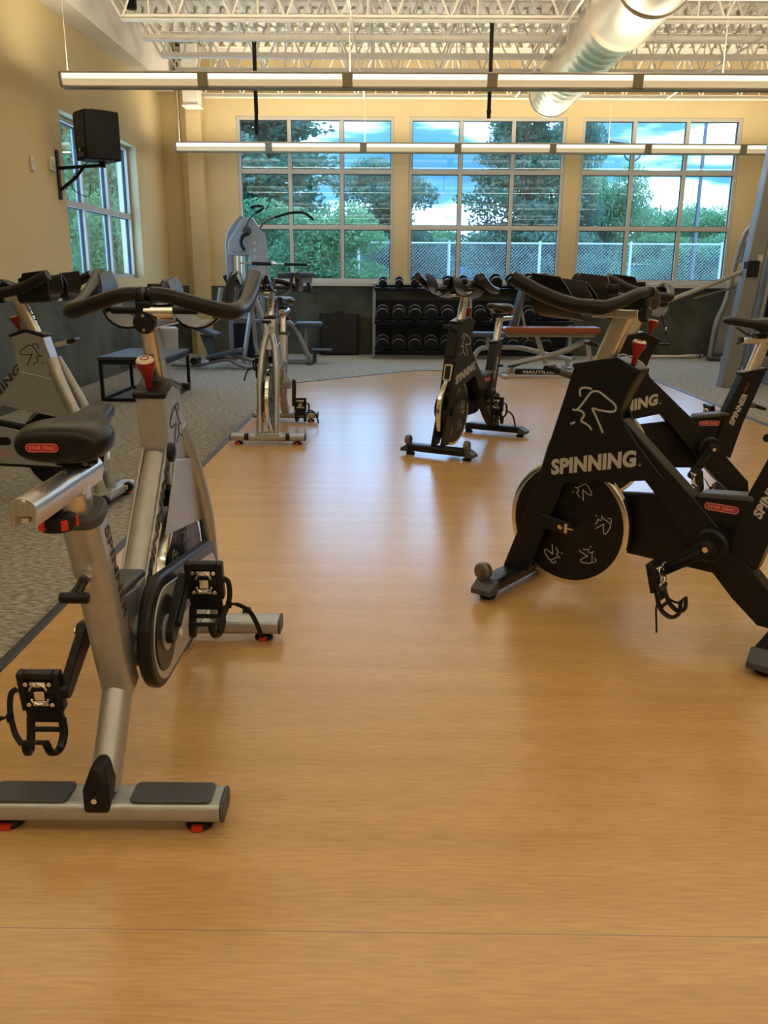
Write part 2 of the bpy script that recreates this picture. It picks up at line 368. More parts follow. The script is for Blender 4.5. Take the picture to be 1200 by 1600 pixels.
# windows
def window(idx, a, b, z0, z1, cols, rows, plane, wall):
    """plane: coordinate of the frame centre; wall 'far' or 'left'"""
    def P(u, z, d): return (u, plane+d, z) if wall == 'far' else (plane-d, u, z)
    def bx(mb, u0, u1, c0, c1, dep, off=0.0):
        cx = P((u0+u1)/2, (c0+c1)/2, off); dm = (u1-u0, dep, c1-c0) if wall == 'far' else (dep, u1-u0, c1-c0)
        mb.box(cx, dm)
    fw = 0.045; fr = MB()
    bx(fr, a, a+fw, z0, z1, 0.09); bx(fr, b-fw, b, z0, z1, 0.09); bx(fr, a+fw, b-fw, z0, z0+fw, 0.09); bx(fr, a+fw, b-fw, z1-fw, z1, 0.09)
    root = fr.build('window_%d' % idx, M_frame, bevel=0.003); struct(root)
    mm = MB(); cu = [a+(b-a)*k/cols for k in range(1, cols)]; cz = rows
    for u in cu: bx(mm, u-0.025, u+0.025, z0+fw, z1-fw, 0.08)
    ul = [a+fw]+[x for u in cu for x in (u-0.025, u+0.025)]+[b-fw]
    for z in cz:
        for k in range(0, len(ul), 2): bx(mm, ul[k], ul[k+1], z-0.03, z+0.03, 0.08)
    mm.build('window_mullions', M_frame, root, bevel=0.003)
    gk = MB(); zl = [z0+fw]+[x for z in cz for x in (z-0.03, z+0.03)]+[z1-fw]
    gl = MB()
    for k in range(0, len(ul), 2):
        for j in range(0, len(zl), 2):
            u0, u1, c0, c1 = ul[k], ul[k+1], zl[j], zl[j+1]; g = 0.008
            bx(gk, u0, u0+g, c0, c1, 0.03, 0.01); bx(gk, u1-g, u1, c0, c1, 0.03, 0.01)
            bx(gk, u0+g, u1-g, c0, c0+g, 0.03, 0.01); bx(gk, u0+g, u1-g, c1-g, c1, 0.03, 0.01)
            q = [P(u0, c0, 0.01), P(u1, c0, 0.01), P(u1, c1, 0.01), P(u0, c1, 0.01)]
            bx(gl, u0+0.001, u1-0.001, c0+0.001, c1-0.001, 0.006, 0.01)
    gk.build('window_gasket', M_gasket, root, smooth=False)
    gl.build('window_glass', M_glass, root, smooth=False)
    sl = MB(); bx(sl, a-0.03, b+0.03, z0-0.06, z0, 0.17, -0.045); sl.build('window_sill', M_frame, root, bevel=0.006)
for i, (a, b) in enumerate(WINS): window(i+1, a, b, WZ0, WZ1, 3, [1.76, 2.49], YF+0.06, 'far')
window(4, LW[0], LW[1], LW[2], LW[3], 3, [1.80], XL-0.15, 'left')

# ------------------------------------------------------------------ roof joists
JY = [12.36, 11.62, 10.9, 10.2, 9.5, 8.8, 8.1, 7.4, 6.7, 6.0, 5.3, 4.6]
ORD = ['nearest the far window wall', 'second from the far window wall', 'third from the far window wall', 'fourth from the far window wall', 'fifth from the far window wall', 'sixth from the far window wall', 'seventh from the far window wall', 'eighth from the far window wall', 'ninth from the far window wall', 'tenth from the far window wall', 'eleventh from the far window wall', 'twelfth from the far window wall, nearest the camera']
x0, x1 = -2.9, 5.45
ch = MB()
for s in (-1, 1): ch.prism([(s*0.006, 0), (s*0.045, 0), (s*0.045, 0.006), (s*0.011, 0.006), (s*0.011, 0.045), (s*0.006, 0.045)], x0+0.35, x1-0.35, 'x')
bc = ch
def joist_webs():
    mb = MB(); n = 15; w = (x1-x0-0.7)/n; X = x0+0.35
    for k in range(n):
        a, b, c = X+k*w, X+(k+0.5)*w, X+(k+1)*w
        for p, q in (((a, 0.02), (b, 0.48)), ((b, 0.48), (c, 0.02))):
            mb.tube([(p[0], 0, p[1]), (q[0], 0, q[1])], 0.011, 6)
        if k % 2 == 0: mb.tube([(b, 0, 0.02), (b, 0, 0.48)], 0.009, 6)
    mb.tube([(x0, 0, 0.49), (X, 0, 0.02)], 0.011, 6); mb.tube([(x1, 0, 0.49), (x1-0.35, 0, 0.02)], 0.011, 6)
    return mb
tc_ = MB()
for s in (-1, 1): tc_.prism([(s*0.006, 0.5), (s*0.05, 0.5), (s*0.05, 0.494), (s*0.012, 0.494), (s*0.012, 0.455), (s*0.006, 0.455)], x0, x1, 'x')
j0 = thing('roof_joist', 'white open-web steel roof joist '+ORD[0], 'roof joist', (0, JY[0], 3.390), 0, 'steel roof joists'); j0.scale = (1, 1, 1.215)
jp = [bc.build('bottom_chord', M_white, j0, smooth=False), tc_.build('top_chord', M_white, j0, smooth=False), joist_webs().build('web_bars', M_white, j0)]
for k, yy in enumerate(JY[1:]):
    r = j0.copy(); C.objects.link(r); r.location = (0, yy, 3.390); r['label'] = 'white open-web steel roof joist '+ORD[k+1]
    for p in jp: c = p.copy(); C.objects.link(c); c.parent = r
# sloped bridging lines between joists, running towards the windows
for k, (bx_, nm) in enumerate(((-0.4, 'left'), (1.6, 'middle'), (3.6, 'right'))):
    mb = MB(); ys = sorted(JY)
    mb.tube([(bx_, ys[0], 3.385), (bx_, ys[-1], 3.385)], 0.012, 6)
    struct(mb.build('trim_%d' % (6+k), M_white))

# ------------------------------------------------------------------ pendant lights
def pendant(y, where, n=7, first=False):
    X0 = -2.83; Lg = n*1.22-0.35; z = 2.70
    t = thing('pendant_light', 'long linear pendant light row '+where, 'ceiling light', (X0, y, z), 0, 'linear pendant light rows')
    prof = [(-0.075, -0.055), (-0.095, 0.045), (-0.085, 0.058), (0.085, 0.058), (0.095, 0.045), (0.075, -0.055)]
    h = MB()
    # bottom tray, top ridge rails, end caps
    h.prism([(-0.062, -0.062), (-0.058, -0.048), (0.058, -0.048), (0.062, -0.062)], 0, Lg, 'x')
    for s in (-1, 1): h.prism([(s*0.092, 0.040), (s*0.100, 0.048), (s*0.085, 0.060), (s*0.080, 0.052)], 0, Lg, 'x')
    for xa in (0.0, Lg-0.02): h.prism(prof, xa, xa+0.02, 'x')
    h.build('housing', M_fixture, t, smooth=False)
    xs = [1.17+1.22*k for k in range(n-1) if 1.17+1.22*k < Lg-0.2]
    for xa in xs: MB().prism([(p[0]*1.03, p[1]*1.03) for p in prof], xa, xa+0.085, 'x').build('joint_band', M_fixture, t, smooth=False)
    st = [0.02]+[v for xa in xs for v in (xa, xa+0.085)]+[Lg-0.02]
    for k in range(0, len(st), 2):
        a, c = st[k]+0.004, st[k+1]-0.004
        for s in (-1, 1):
            le = MB(); tu = MB()
            le.prism([(s*0.060, -0.047), (s*0.072, 0.002), (s*0.066, 0.004), (s*0.054, -0.045)], a, c, 'x')
            tu.prism([(s*0.072, 0.003), (s*0.084, 0.040), (s*0.078, 0.042), (s*0.066, 0.004)], a, c, 'x')
            le.build('diffuser', M_lens, t, smooth=False); tu.build('lamp_tube', M_tube, t, smooth=False)
    for xa in (0.05, 2.45, 5.6, 8.0):
        if xa < Lg: MB().tube([(xa, 0, 0.05), (xa, 0, 3.995-z)], 0.0035, 6).build('hanger_wire', M_white, t)
    for nm, zz, rx, pw, sy in (('up_lamp', 0.062, PI, UP_W, 0.14), ('down_lamp', -0.066, 0, DOWN_W, 0.11)):
        ld = bpy.data.lights.new(nm, 'AREA'); ld.shape = 'RECTANGLE'; ld.size = Lg-0.1; ld.size_y = sy; ld.energy = pw; ld.color = WARM
        lo = bpy.data.objects.new(nm, ld); C.objects.link(lo); lo.parent = t; lo.location = (Lg/2, 0, zz); lo.rotation_euler = (rx, 0, 0)
pendant(11.80, 'nearest the far windows')
pendant(7.89, 'hung in front, crossing the frame below the roof joists')
pendant(3.98, 'above the spin bikes, out of view overhead')
pendant(0.07, 'directly above the camera')
pendant(-3.84, 'behind the camera')

# ------------------------------------------------------------------ duct, straps
def duct():
    t = thing('air_duct', 'round galvanised spiral ventilation duct under the roof joists', 'duct', (1.93, 11.4, 3.28), 0)
    R = 0.27; L = 3.35; mb = MB()
    prof = []; n = 64
    for k in range(n+1):
        h = -L*k/n; prof.append((R+(0.006 if k % 4 == 0 else 0), h))
    mb.lathe(prof+[(R-0.012, -L), (R-0.012, 0), (R, 0)], axis='y', seg=40); mb.f = [f for f in mb.f if len(f) == 4]; mb.mi = [0]*len(mb.f)
    mb.build('spiral_section', M_duct, t)
    c = MB(); c.lathe([(R-0.02, 0.015), (R+0.012, 0.015), (R+0.012, -0.03), (R-0.02, -0.03), (R-0.02, 0.015)], axis='y', seg=40); c.f = [f for f in c.f if len(f) == 4]; c.mi = [0]*len(c.f); c.build('end_collar', M_duct, t)
    c = MB(); c.lathe([(R*0.2, -0.10), (R-0.014, -0.10), (R-0.014, -0.115), (R*0.2, -0.115)], axis='y', seg=40); c.build('inner_plate', M_duct, t)
    c = MB(); c.lathe([(R+0.004, -L), (R+0.045, -L), (R+0.045, -L-0.03), (R+0.02, -L-0.03), (R+0.02, -L-0.9), (R+0.035, -L-0.9), (R+0.035, -L-0.93), (R+0.02, -L-0.93), (R+0.02, -L-4.0)], axis='y', seg=40); c.build('smooth_section', M_duct, t)
    c = MB(); c.lathe([(0.0, -L-0.95), (0.33, -L-0.95), (0.33, -L-0.99), (0.30, -L-0.99)], axis='y', seg=40); 
    h = MB()
    for yy in (-0.6, -2.4):
        for s in (-1, 1): h.tube([(s*(R+0.01), yy, 0), (s*(R+0.01), yy, 0.7)], 0.005, 6)
    h.build('hanger_rod', M_white, t)
duct()
def strap(x, y, zt, zb, label):
    t = thing('hanging_strap', label, 'strap', (x, y, zb), 0, 'black suspension straps')
    n = 9; H = zt-zb
    rows = [[(w*0.018, 0.008*math.sin(i*0.9), H*i/n), (0 + 0.0*w, 0.008*math.sin(i*0.9)+0.001, H*i/n), (0.018, 0.008*math.sin(i*0.9), H*i/n)] for i in range(n+1) for w in (-1,)]
    MB().sheet(rows, 0.006).build('webbing', M_black, t)
    MB().sheet([[(p[0]*0.9+0.004, p[1]+0.016, p[2]) for p in r] for r in rows[2:]], 0.005).build('webbing', M_black, t)
    MB().tube([(0.02*math.cos(a*PI/6), 0, H+0.02+0.03*math.sin(a*PI/6)) for a in range(12)], 0.005, 8, closed=True).build('carabiner', M_alu, t)
    MB().box((0, 0.004, 0.06), (0.044, 0.022, 0.03)).build('buckle', M_blackpl, t, bevel=0.003)
strap(-1.43, 9.50, 3.395, 2.52, 'black suspension strap hanging from the joists, left of the two')
strap(0.903, 8.80, 3.395, 2.565, 'black suspension strap hanging from the joists, beside the round duct')

# ------------------------------------------------------------------ speaker, switches
def speaker():
    t = thing('wall_speaker', 'black loudspeaker hung in front of the left wall window', 'speaker', (-2.74, 8.42, 2.12), math.radians(-47))
    # local: -y is front
    MB().prism([(-0.115, -0.17), (0.115, -0.17), (0.17, 0.0), (0.15, 0.15), (-0.15, 0.15), (-0.17, 0.0)], 0, 0.42, 'z').build('cabinet', M_black, t, bevel=0.012)
    MB().box((0, -0.176, 0.245), (0.20, 0.012, 0.30)).build('grille', M_blackpl, t, bevel=0.004)
    MB().box((0, -0.178, 0.045), (0.12, 0.012, 0.035)).build('port', M_greypl, t, bevel=0.004)
    MB().lathe([(0.014, -0.184), (0.014, -0.18)], (0.0, -0.002, 0.085), 'y', 20).build('badge', M_letter, t)
    MB().box((0, 0, 0.425), (0.18, 0.18, 0.012)).build('top_plate', M_blackpl, t, bevel=0.003)
speaker()
def bracket():
    t = thing('speaker_bracket', 'black angled wall bracket carrying the loudspeaker', 'wall bracket', (XL+0.01, 8.5, 1.8), 0)
    MB().box((0.004, 0, 0.21), (0.012, 0.06, 0.44)).build('wall_plate', M_black, t, bevel=0.002)
    a = MB(); a.tube([(0.01, 0, 0.27), (0.45, -0.06, 0.29)], 0.016, 10); a.tube([(0.01, 0, 0.08), (0.16, -0.02, 0.18), (0.26, -0.035, 0.285)], 0.016, 10)
    a.build('support_arm', M_black, t); MB().cyl((0.44, -0.06, 0.27), (0.44, -0.06, 0.322), 0.03).build('mount_disc', M_black, t)
    MB().tube(bez([(0.3, -0.04, 0.32), (0.16, 0.03, 0.25), (0.1, 0.05, 0.1), (0.25, 0.03, 0.02), (0.3, -0.02, 0.12)]), 0.004, 6).build('cable', M_black, t)
bracket()
tag(MB().box((XL+0.012, 7.9, 2.04), (0.022, 0.075, 0.12)).mat(1).box((XL+0.026, 7.9, 2.05), (0.008, 0.02, 0.035)).build('wall_thermostat', [M_bin, M_frame], bevel=0.004), 'small white control box on the left wall before the window', 'thermostat')
tag(MB().box((XL+0.015, 8.34, 2.09), (0.028, 0.10, 0.12)).mat(1).box((XL+0.032, 8.34, 2.09), (0.008, 0.05, 0.07)).build('wall_outlet', [M_bin, M_frame], bevel=0.004), 'white outlet box on the left wall behind the speaker bracket', 'outlet')

# ------------------------------------------------------------------ spin bikes
LOGO = [[(300, 90), (290, 40), (310, 10), (360, 2), (415, 12)],
        [(225, 228), (275, 222), (340, 140), (400, 52), (445, 28), (500, 35), (580, 85), (650, 130), (672, 170), (655, 203), (590, 210), (500, 205), (437, 195), (450, 225), (500, 310), (560, 420)],
        [(275, 225), (330, 238), (353, 270), (325, 325), (360, 345), (410, 370), (442, 405)],
        [(215, 375), (262, 345)]]
def logo_strokes(mb, c, fwd, up, size, w, lift=0.0008):
    """rider emblem; faces fwd"""
    c, f, u = Vector(c), Vector(fwd), Vector(up); nrm = Vector((0, 1, 0)) if c.y > 0 else Vector((0, -1, 0))
    k = size/420.0
    for st in LOGO:
        pts = [((450-x)*k, (210-y)*k) for x, y in st]
        sm = [(p.x, p.y) for p in bez([(a, b, 0) for a, b in pts], 4)] if len(st) > 2 else pts
        mb.ribbon(sm, w, lambda x, y, h: c+f*x+u*y+nrm*h, lift)
def badge(parent, c, d, u, w, h, nrm, line, fill=True, name='maker_badge'):
    c, d, u, nrm = Vector(c), Vector(d).normalized(), Vector(u).normalized(), Vector(nrm).normalized()
    mb = MB()
    outer = rrect(w, h, h*0.48); inner = rrect(w*0.955, h*0.80, h*0.38); n = len(outer)
    if fill:
        mb.mat(1); vs = [c+d*x+u*y+nrm*0.0004 for x, y in outer]+[c+d*x+u*y for x, y in outer]
        mb.add(vs, [tuple(range(n))]+[(i, (i+1) % n, (i+1) % n+n, i+n) for i in range(n)])
    mb.mat(0); vs = [c+d*x+u*y+nrm*0.0012 for x, y in outer]+[c+d*x+u*y+nrm*0.0012 for x, y in inner]
    mb.add(vs, [(i, (i+1) % n, (i+1) % n+n, i+n) for i in range(n)])
    lettering(mb, 'STAR TRAC', c-d*w*0.41-u*h*0.22+nrm*0.0012, d, u, w*0.82, h*0.44, 0.035, 0.15)
    o = mb.build(name, [line, M_badge], parent, smooth=False); o['label'] = 'red maker badge with pale outline'; return o

BB_BLACK, BB_SILVER, CRANK = (0.231, 0.310), (0.245, 0.330), 0.160
FWu, FWz, FWR = 0.748, 0.275, 0.228
def pedal_parts(root, side, crank_deg, hang, BBu, BBz, lat):
    """crank arm + pedal on one side; hang = pitch of the cage"""
    a = math.radians(crank_deg); u, z = BBu+CRANK*math.cos(a), BBz+CRANK*math.sin(a)
    R = rotY(-(a)); y0 = side*0.098
    c = MB(); n = 14
    outl = circ(0, 0, 0.026, 12, 90, 270)+circ(CRANK, 0, 0.017, 10, -90, 90)
    Mx = Matrix.Translation((BBu, 0, BBz)) @ Matrix.Rotation(-a, 4, 'Y')
    c.at(Mx).prism(outl, y0-0.010, y0+0.010, 'y'); c.mat(0).tube([(0.02, y0+side*0.012, 0), (0.15, y0+side*0.012, 0)], [0.009, 0.006], 8)
    c.at(Matrix.Identity(4)).lathe([(0.022, -0.005), (0.022, 0.006), (0.010, 0.010)], (BBu, y0+side*0.010, BBz), 'y', 20) if side > 0 else c.lathe([(0.022, 0.005), (0.022, -0.006), (0.010, -0.010)], (BBu, y0-0.010, BBz), 'y', 20)
    cr = c.build('crank_arm', M_blackpl, root, bevel=0.004)
    b = MB(); b.lathe([(0.009, 0), (0.009, 0.004)], (BBu, y0+side*0.02-(0.004 if side < 0 else 0), BBz), 'y', 14); b.build('crank_bolt', M_chrome, cr)
    # pedal: local frame x = along the foot (toe towards +x), y lateral outward, z up; pitched down by hang
    T = Matrix.Translation((u, side*lat, z)) @ Matrix.Rotation(math.radians(hang), 4, 'Y') @ Matrix.Diagonal((1, side, 1, 1))
    body = MB().at(T)
    for sy in (-1, 1): body.box((0.0, sy*0.038, 0), (0.095, 0.016, 0.024))
    for sx in (-1, 1): body.box((sx*0.041, 0, 0), (0.014, 0.062, 0.022))
    body.box((0, 0, -0.004), (0.080, 0.062, 0.008)); body.box((0, 0, 0), (0.020, 0.062, 0.018)); body.tube([(0, -0.048, 0), (0, 0.048, 0)], 0.011, 10)
    body.at(Matrix.Identity(4)).tube([(u, side*0.108, z), (u, side*0.128, z)], 0.010, 12)
    ped = body.build('pedal', M_blackpl, root, bevel=0.003)
    cl = MB().at(T)
    for zz in (1, -1):
        for sx, fl in ((-1, 1), (1, -1)):
            cl.box((sx*0.024, 0, zz*0.014), (0.012, 0.034, 0.005)); cl.tube([(sx*0.022-sx*0.012+sx*0.016*math.sin(k*PI/8), -0.018*math.cos(k*PI/8), zz*0.017) for k in range(9)], 0.0030, 6)
            for sy in (-1, 1): cl.tube([(sx*0.026, sy*0.025, zz*0.012), (sx*0.026, sy*0.025, zz*0.019)], 0.0055, 10)
        cl.box((0.004, 0, zz*0.013), (0.022, 0.022, 0.008))
    cl.build('clip_mechanism', M_chrome, ped, bevel=0.001)
    cg = MB().at(T)
    # toe cage below/in front of the pedal: base plate and two prongs curling back
    cg.box((0.062, 0, -0.004), (0.032, 0.078, 0.010))
    for sy in (-1, 1):
        path = bez([(0.070, sy*0.034, -0.004), (0.105, sy*0.036, -0.012), (0.128, sy*0.032, -0.036), (0.118, sy*0.026, -0.062), (0.082, sy*0.022, -0.072)], 6)
        cg.tube(path, 0.0065, 8, ell=(1.0, 1.5))
    cg.tube([(0.096, -0.034, -0.010), (0.096, 0.034, -0.010)], 0.006, 8)
    cg.tube([(0.082, -0.024, -0.072), (0.082, 0.024, -0.072)], 0.005, 8)
    cg.build('toe_cage', M_blackpl, ped)
    st = MB().at(T)
    st.tube(bez([(-0.01, 0.048, -0.01), (0.0, 0.060, -0.016), (0.035, 0.062, -0.030), (0.07, 0.048, -0.055), (0.085, 0.028, -0.074)], 6), 0.0045, 6, ell=(0.35, 1.6))
    st.box((0.045, 0.062, -0.036), (0.020, 0.010, 0.012))
    st.tube(bez([(0.045, 0.064, -0.036), (0.050, 0.085, -0.034), (0.072, 0.110, -0.03), (0.110, 0.126, -0.03), (0.145, 0.134, -0.028)], 6), 0.0045, 6, ell=(0.35, 1.5))
    st.build('toe_strap', M_black, ped)

def saddle_mesh():
    secs = [(-0.118, 0.064, 0.036, 0.004), (-0.116, 0.074, 0.046, -0.010), (-0.100, 0.082, 0.056, -0.016), (-0.060, 0.088, 0.062, -0.018), (-0.020, 0.080, 0.058, -0.012),
            (0.020, 0.058, 0.054, 0.000), (0.060, 0.038, 0.056, 0.010), (0.105, 0.030, 0.061, 0.018), (0.150, 0.026, 0.064, 0.024), (0.170, 0.019, 0.058, 0.028), (0.178, 0.008, 0.050, 0.036)]
    mb = MB(); seg = 24; vs = []; fs = []
    for (u, hw, zt, zb) in secs:
        for k in range(seg):
            th = 2*PI*k/seg; c, s = math.cos(th), math.sin(th)
            y = hw*math.copysign(abs(c)**0.75, c); zm = (zt+zb)/2; z = zm+(zt-zb)/2*math.copysign(abs(s)**0.8, s)
            if s > 0: z -= 0.006*math.exp(-(y/0.02)**2) if -0.1 < u < 0.1 else 0
            vs.append((u, y, z))
    n = len(secs)
    for i in range(n-1):
        for k in range(seg): fs.append((i*seg+k, i*seg+(k+1) % seg, (i+1)*seg+(k+1) % seg, (i+1)*seg+k))
    fs += [tuple(range(seg)), tuple((n-1)*seg+k for k in range(seg))]
    return mb.add(vs, fs)

def spin_bike(label, loc, yaw, style, crank=25, seat=0.0, slide=0.0, bar=0.0, barx=0.0, hang=82, ends='', group=None):
    sil = style == 'silver'; BBu, BBz = BB_SILVER if sil else BB_BLACK; hu = -0.012 if sil else 0.0
    t = thing('spin_bike', label, 'exercise bike', loc, yaw, group)
    MF = M_silver if sil else M_blackpaint
    # ---- feet
    for u in (0.0, 0.95):
        m = MB(); zc = 0.045; hw = 0.25
        if sil:
            m.at(Matrix.Translation((u, 0, zc))).prism(rrect(0.084, 0.044, 0.016, 4), -hw, hw, 'x') if False else None
            sec = rrect(0.084, 0.046, 0.017, 4); n = len(sec)
            m.at(Matrix.Translation((u, 0, zc+0.004))).prism(sec, -hw, hw, 'y')
        else:
            sec = rrect(0.084, 0.046, 0.015, 4)
            m.at(Matrix.Translation((u, 0, zc+0.004))).prism(sec, -hw+0.05, hw-0.05, 'y')
        ft = m.build('front_foot' if u else 'rear_foot', MF if sil else M_blackpaint, t)
        for s in (-1, 1):
            cp = MB()
            if sil: cp.at(Matrix.Translation((u, 0, zc+0.004))).prism(rrect(0.086, 0.048, 0.018, 4), *sorted((s*hw, s*(hw+0.008))), 'y')
            else:
                cp.add([(u-0.044, s*(hw-0.05), zc+0.028), (u+0.044, s*(hw-0.05), zc+0.028), (u+0.044, s*(hw-0.05), zc-0.022), (u-0.044, s*(hw-0.05), zc-0.022),
                        (u-0.040, s*(hw+0.005), zc-0.002), (u+0.040, s*(hw+0.005), zc-0.002), (u+0.040, s*(hw+0.005), zc-0.022), (u-0.040, s*(hw+0.005), zc-0.022)],
                       [(0, 1, 2, 3), (4, 5, 6, 7), (0, 1, 5, 4), (1, 2, 6, 5), (2, 3, 7, 6), (3, 0, 4, 7)])
            cp.build('end_cap', M_greypl, ft, bevel=0.003)
            lv = MB(); lv.lathe([(0.027, 0.0), (0.030, 0.006), (0.024, 0.016), (0.012, 0.018), (0.010, 0.028)], (u, s*0.20, 0), 'z', 20)
            if sil: lv.mat(1).box((u-0.026, s*0.20, 0.009), (0.012, 0.022, 0.012)).box((u+0.026, s*0.20, 0.009), (0.012, 0.022, 0.012))
            lv.build('levelling_foot', [M_blackpl, M_redbright], ft)
        if u == 0.0 and sil:
            for s in (-1, 1):
                MB().at(Matrix.Translation((u, s*0.148, zc+0.029))).prism(rrect(0.070, 0.168, 0.012, 4), -0.003, 0.004, 'z').build('tread_pad', M_greypl, ft, bevel=0.002)
            MB().add([(-0.046, -0.028, 0.052), (-0.046, 0.028, 0.052), (0.01, 0.028, 0.052), (0.01, -0.028, 0.052), (-0.045, -0.027, 0.105), (-0.045, 0.027, 0.105), (0.02, 0.027, 0.105), (0.02, -0.027, 0.105), (-0.022, -0.012, 0.150), (-0.022, 0.012, 0.150), (0.03, 0.012, 0.150), (0.03, -0.012, 0.150)], [(0, 1, 2, 3), (0, 1, 5, 4), (1, 2, 6, 5), (2, 3, 7, 6), (3, 0, 4, 7), (4, 5, 9, 8), (5, 6, 10, 9), (6, 7, 11, 10), (7, 4, 8, 11), (8, 9, 10, 11)]).build('tube_boot', M_blackpl, ft, bevel=0.010, segs=4)
            MB().lathe([(0.0, -0.005), (0.006, -0.005), (0.006, 0.003)], (-0.048, 0, 0.088), 'x', 12).build('boot_screw', M_chrome, ft)
        if u > 0.5:
            for s in (-1, 1):
                w = MB(); yw = s*(0.14 if sil else 0.205); uc, zw = u+0.052, 0.058 if sil else 0.083
                w.lathe([(0.004, -0.012), (0.022, -0.012), (0.026, -0.008), (0.026, 0.008), (0.022, 0.012), (0.004, 0.012)], (uc if sil else u+0.02, yw, zw+ (0 if sil else 0.012)), 'y', 20)
                w.v = w.v if sil else [((a-u-0.02)*1.25+u+0.02, (b-yw)*1.3+yw, (c-zw-0.012)*1.25+zw+0.014) for a, b, c in w.v]; w.build('transport_wheel', M_rubber if sil else M_wheel, ft)
                MB().box((u+0.03 if sil else u+0.012, yw+0.016, zw), (0.05 if sil else 0.02, 0.005, 0.022 if sil else 0.05)).box((u+0.03 if sil else u+0.012, yw-0.016, zw), (0.05 if sil else 0.02, 0.005, 0.022 if sil else 0.05)).build('wheel_bracket', M_alu if sil else M_steel, ft, bevel=0.002)
    # ---- frame
    f = MB()
    if sil:
        lo = bez([(0.005, 0, 0.07), (0.07, 0, 0.145), (0.16, 0, 0.255), (0.30, 0, 0.395), (0.46, 0, 0.555), (0.575, 0, 0.665)], 4)
        f.tube(lo, 0.034, 18, ell=(1.05, 0.95))
        f.at(Matrix.Translation((0.165, 0, 0.235)) @ Matrix.Rotation(math.atan2(-0.135, 0.44), 4, 'Y')).prism(rrect(0.084, 0.070, 0.024, 5), 0.0, 0.46, 'z').at(Matrix.Identity(4))
        f.at(Matrix.Translation((0.165, 0, 0.235)) @ Matrix.Rotation(math.atan2(-0.135, 0.44), 4, 'Y')).box((0.006, 0, 0.26), (0.052, 0.0705, 0.38)).at(Matrix.Identity(4))
        f.prism([(0.195, 0.266), (0.59, 0.671), (0.565, 0.697), (0.170, 0.292)], 0.026, 0.0333, 'y').prism([(0.195, 0.266), (0.59, 0.671), (0.565, 0.697), (0.170, 0.292)], -0.0333, -0.026, 'y')
        f.prism([(0.30, 0.425), (0.115, 0.455), (0.165, 0.27), (0.20, 0.27), (0.32, 0.40)], -0.022, 0.022, 'y')
        # head box with rounded front and back
        f.prism([(0.712, 0.829), (0.628, 0.852), (0.548, 0.828), (0.572, 0.66), (0.60, 0.650), (0.772, 0.620)], -0.036, 0.036, 'y')
        for s in (-1, 1):
            f.tube(bez([(0.735, s*0.018, 0.72), (0.775, s*0.040, 0.625), (0.850, s*0.056, 0.45), (0.900, s*0.056, 0.26), (0.945, s*0.056, 0.07)], 5), 0.026, 14, ell=(1.15, 0.85))
            f.prism([(0.58, 0.662), (0.77, 0.625), (0.845, 0.425), (0.44, 0.500)], s*0.046-0.003, s*0.046+0.003, 'y')
        f.box((0.945, 0, 0.07), (0.10, 0.16, 0.012))
        fr = f.build('frame', MF, t, bevel=0.006, angle=50)
    else:
        g = [(0.748, 0.829), (0.60, 0.858), (0.522, 0.823), (0.560, 0.745), (0.575, 0.700), (0.555, 0.655), (0.510, 0.600), (0.44, 0.525), (0.404, 0.490), (0.62, 0.448), (0.855, 0.405), (0.862, 0.42)]
        for s in (-1, 1): f.prism(g, *sorted((s*0.032, s*0.042)), 'y')
        f.prism([(0.748, 0.829), (0.60, 0.858), (0.522, 0.823), (0.560, 0.745), (0.575, 0.70), (0.60, 0.60), (0.81, 0.62)], -0.032, 0.032, 'y')
        f.prism([(0.81, 0.62), (0.862, 0.42), (0.835, 0.42), (0.785, 0.60)], -0.032, 0.032, 'y')
        # down tube, one straight box member from head to rear foot
        f.prism([(0.570, 0.670), (0.36, 0.486), (0.306, 0.440), (0.175, 0.310), (-0.010, 0.125), (-0.02, 0.07), (0.075, 0.07), (0.160, 0.140), (0.262, 0.245), (0.40, 0.395), (0.52, 0.520)], -0.030, 0.030, 'y')
        f.prism([(0.306, 0.455), (0.140, 0.470), (0.130, 0.470), (0.175, 0.300), (0.21, 0.300), (0.32, 0.43)], -0.022, 0.022, 'y')
        # seat tube
        f.prism([(0.150, 0.485), (0.082, 0.668), (-0.035, 0.690), (0.055, 0.420), (0.098, 0.245), (0.19, 0.300)], -0.030, 0.030, 'y')
        for s in (-1, 1):
            f.prism([(0.775, 0.50), (0.845, 0.48), (0.866, 0.40), (0.985, 0.072), (0.880, 0.072), (0.760, 0.42)], *sorted((s*0.024, s*0.0405)), 'y')
        fr = f.build('frame', MF, t, bevel=0.004, angle=35)
        # silver edge of guard on the underside strip
        MB().prism([(0.865, 0.400), (0.404, 0.486), (0.404, 0.478), (0.865, 0.392)], -0.0435, 0.0435, 'y').build('guard_trim', M_greypl, fr) if False else None
        e = MB(); e.at(Matrix.Translation((0.8385, 0, 0.525)) @ Matrix.Rotation(math.radians(75), 4, 'Y')).prism(rrect(0.11, 0.055, 0.014, 4), -0.003, 0.003, 'z')
        eb = e.build('front_emblem', M_chrome, fr, bevel=0.001)
        e = MB(); e.at(Matrix.Translation((0.8400, 0, 0.5255)) @ Matrix.Rotation(math.radians(75), 4, 'Y')).prism(rrect(0.085, 0.036, 0.008, 4), -0.003, 0.003, 'z'); e.build('emblem_inlay', M_blackpaint, fr)
    # top pad of the horizontal stay
    MB().at(Matrix.Translation((0.215, 0, 0.462)) @ Matrix.Rotation(math.radians(5), 4, 'Y')).prism([(-0.085, -0.008), (0.085, -0.008), (0.085, 0.004), (0.075, 0.010), (-0.075, 0.010), (-0.085, 0.004)], -0.034, 0.034, 'y').build('stay_pad', M_greypl, fr, bevel=0.005)
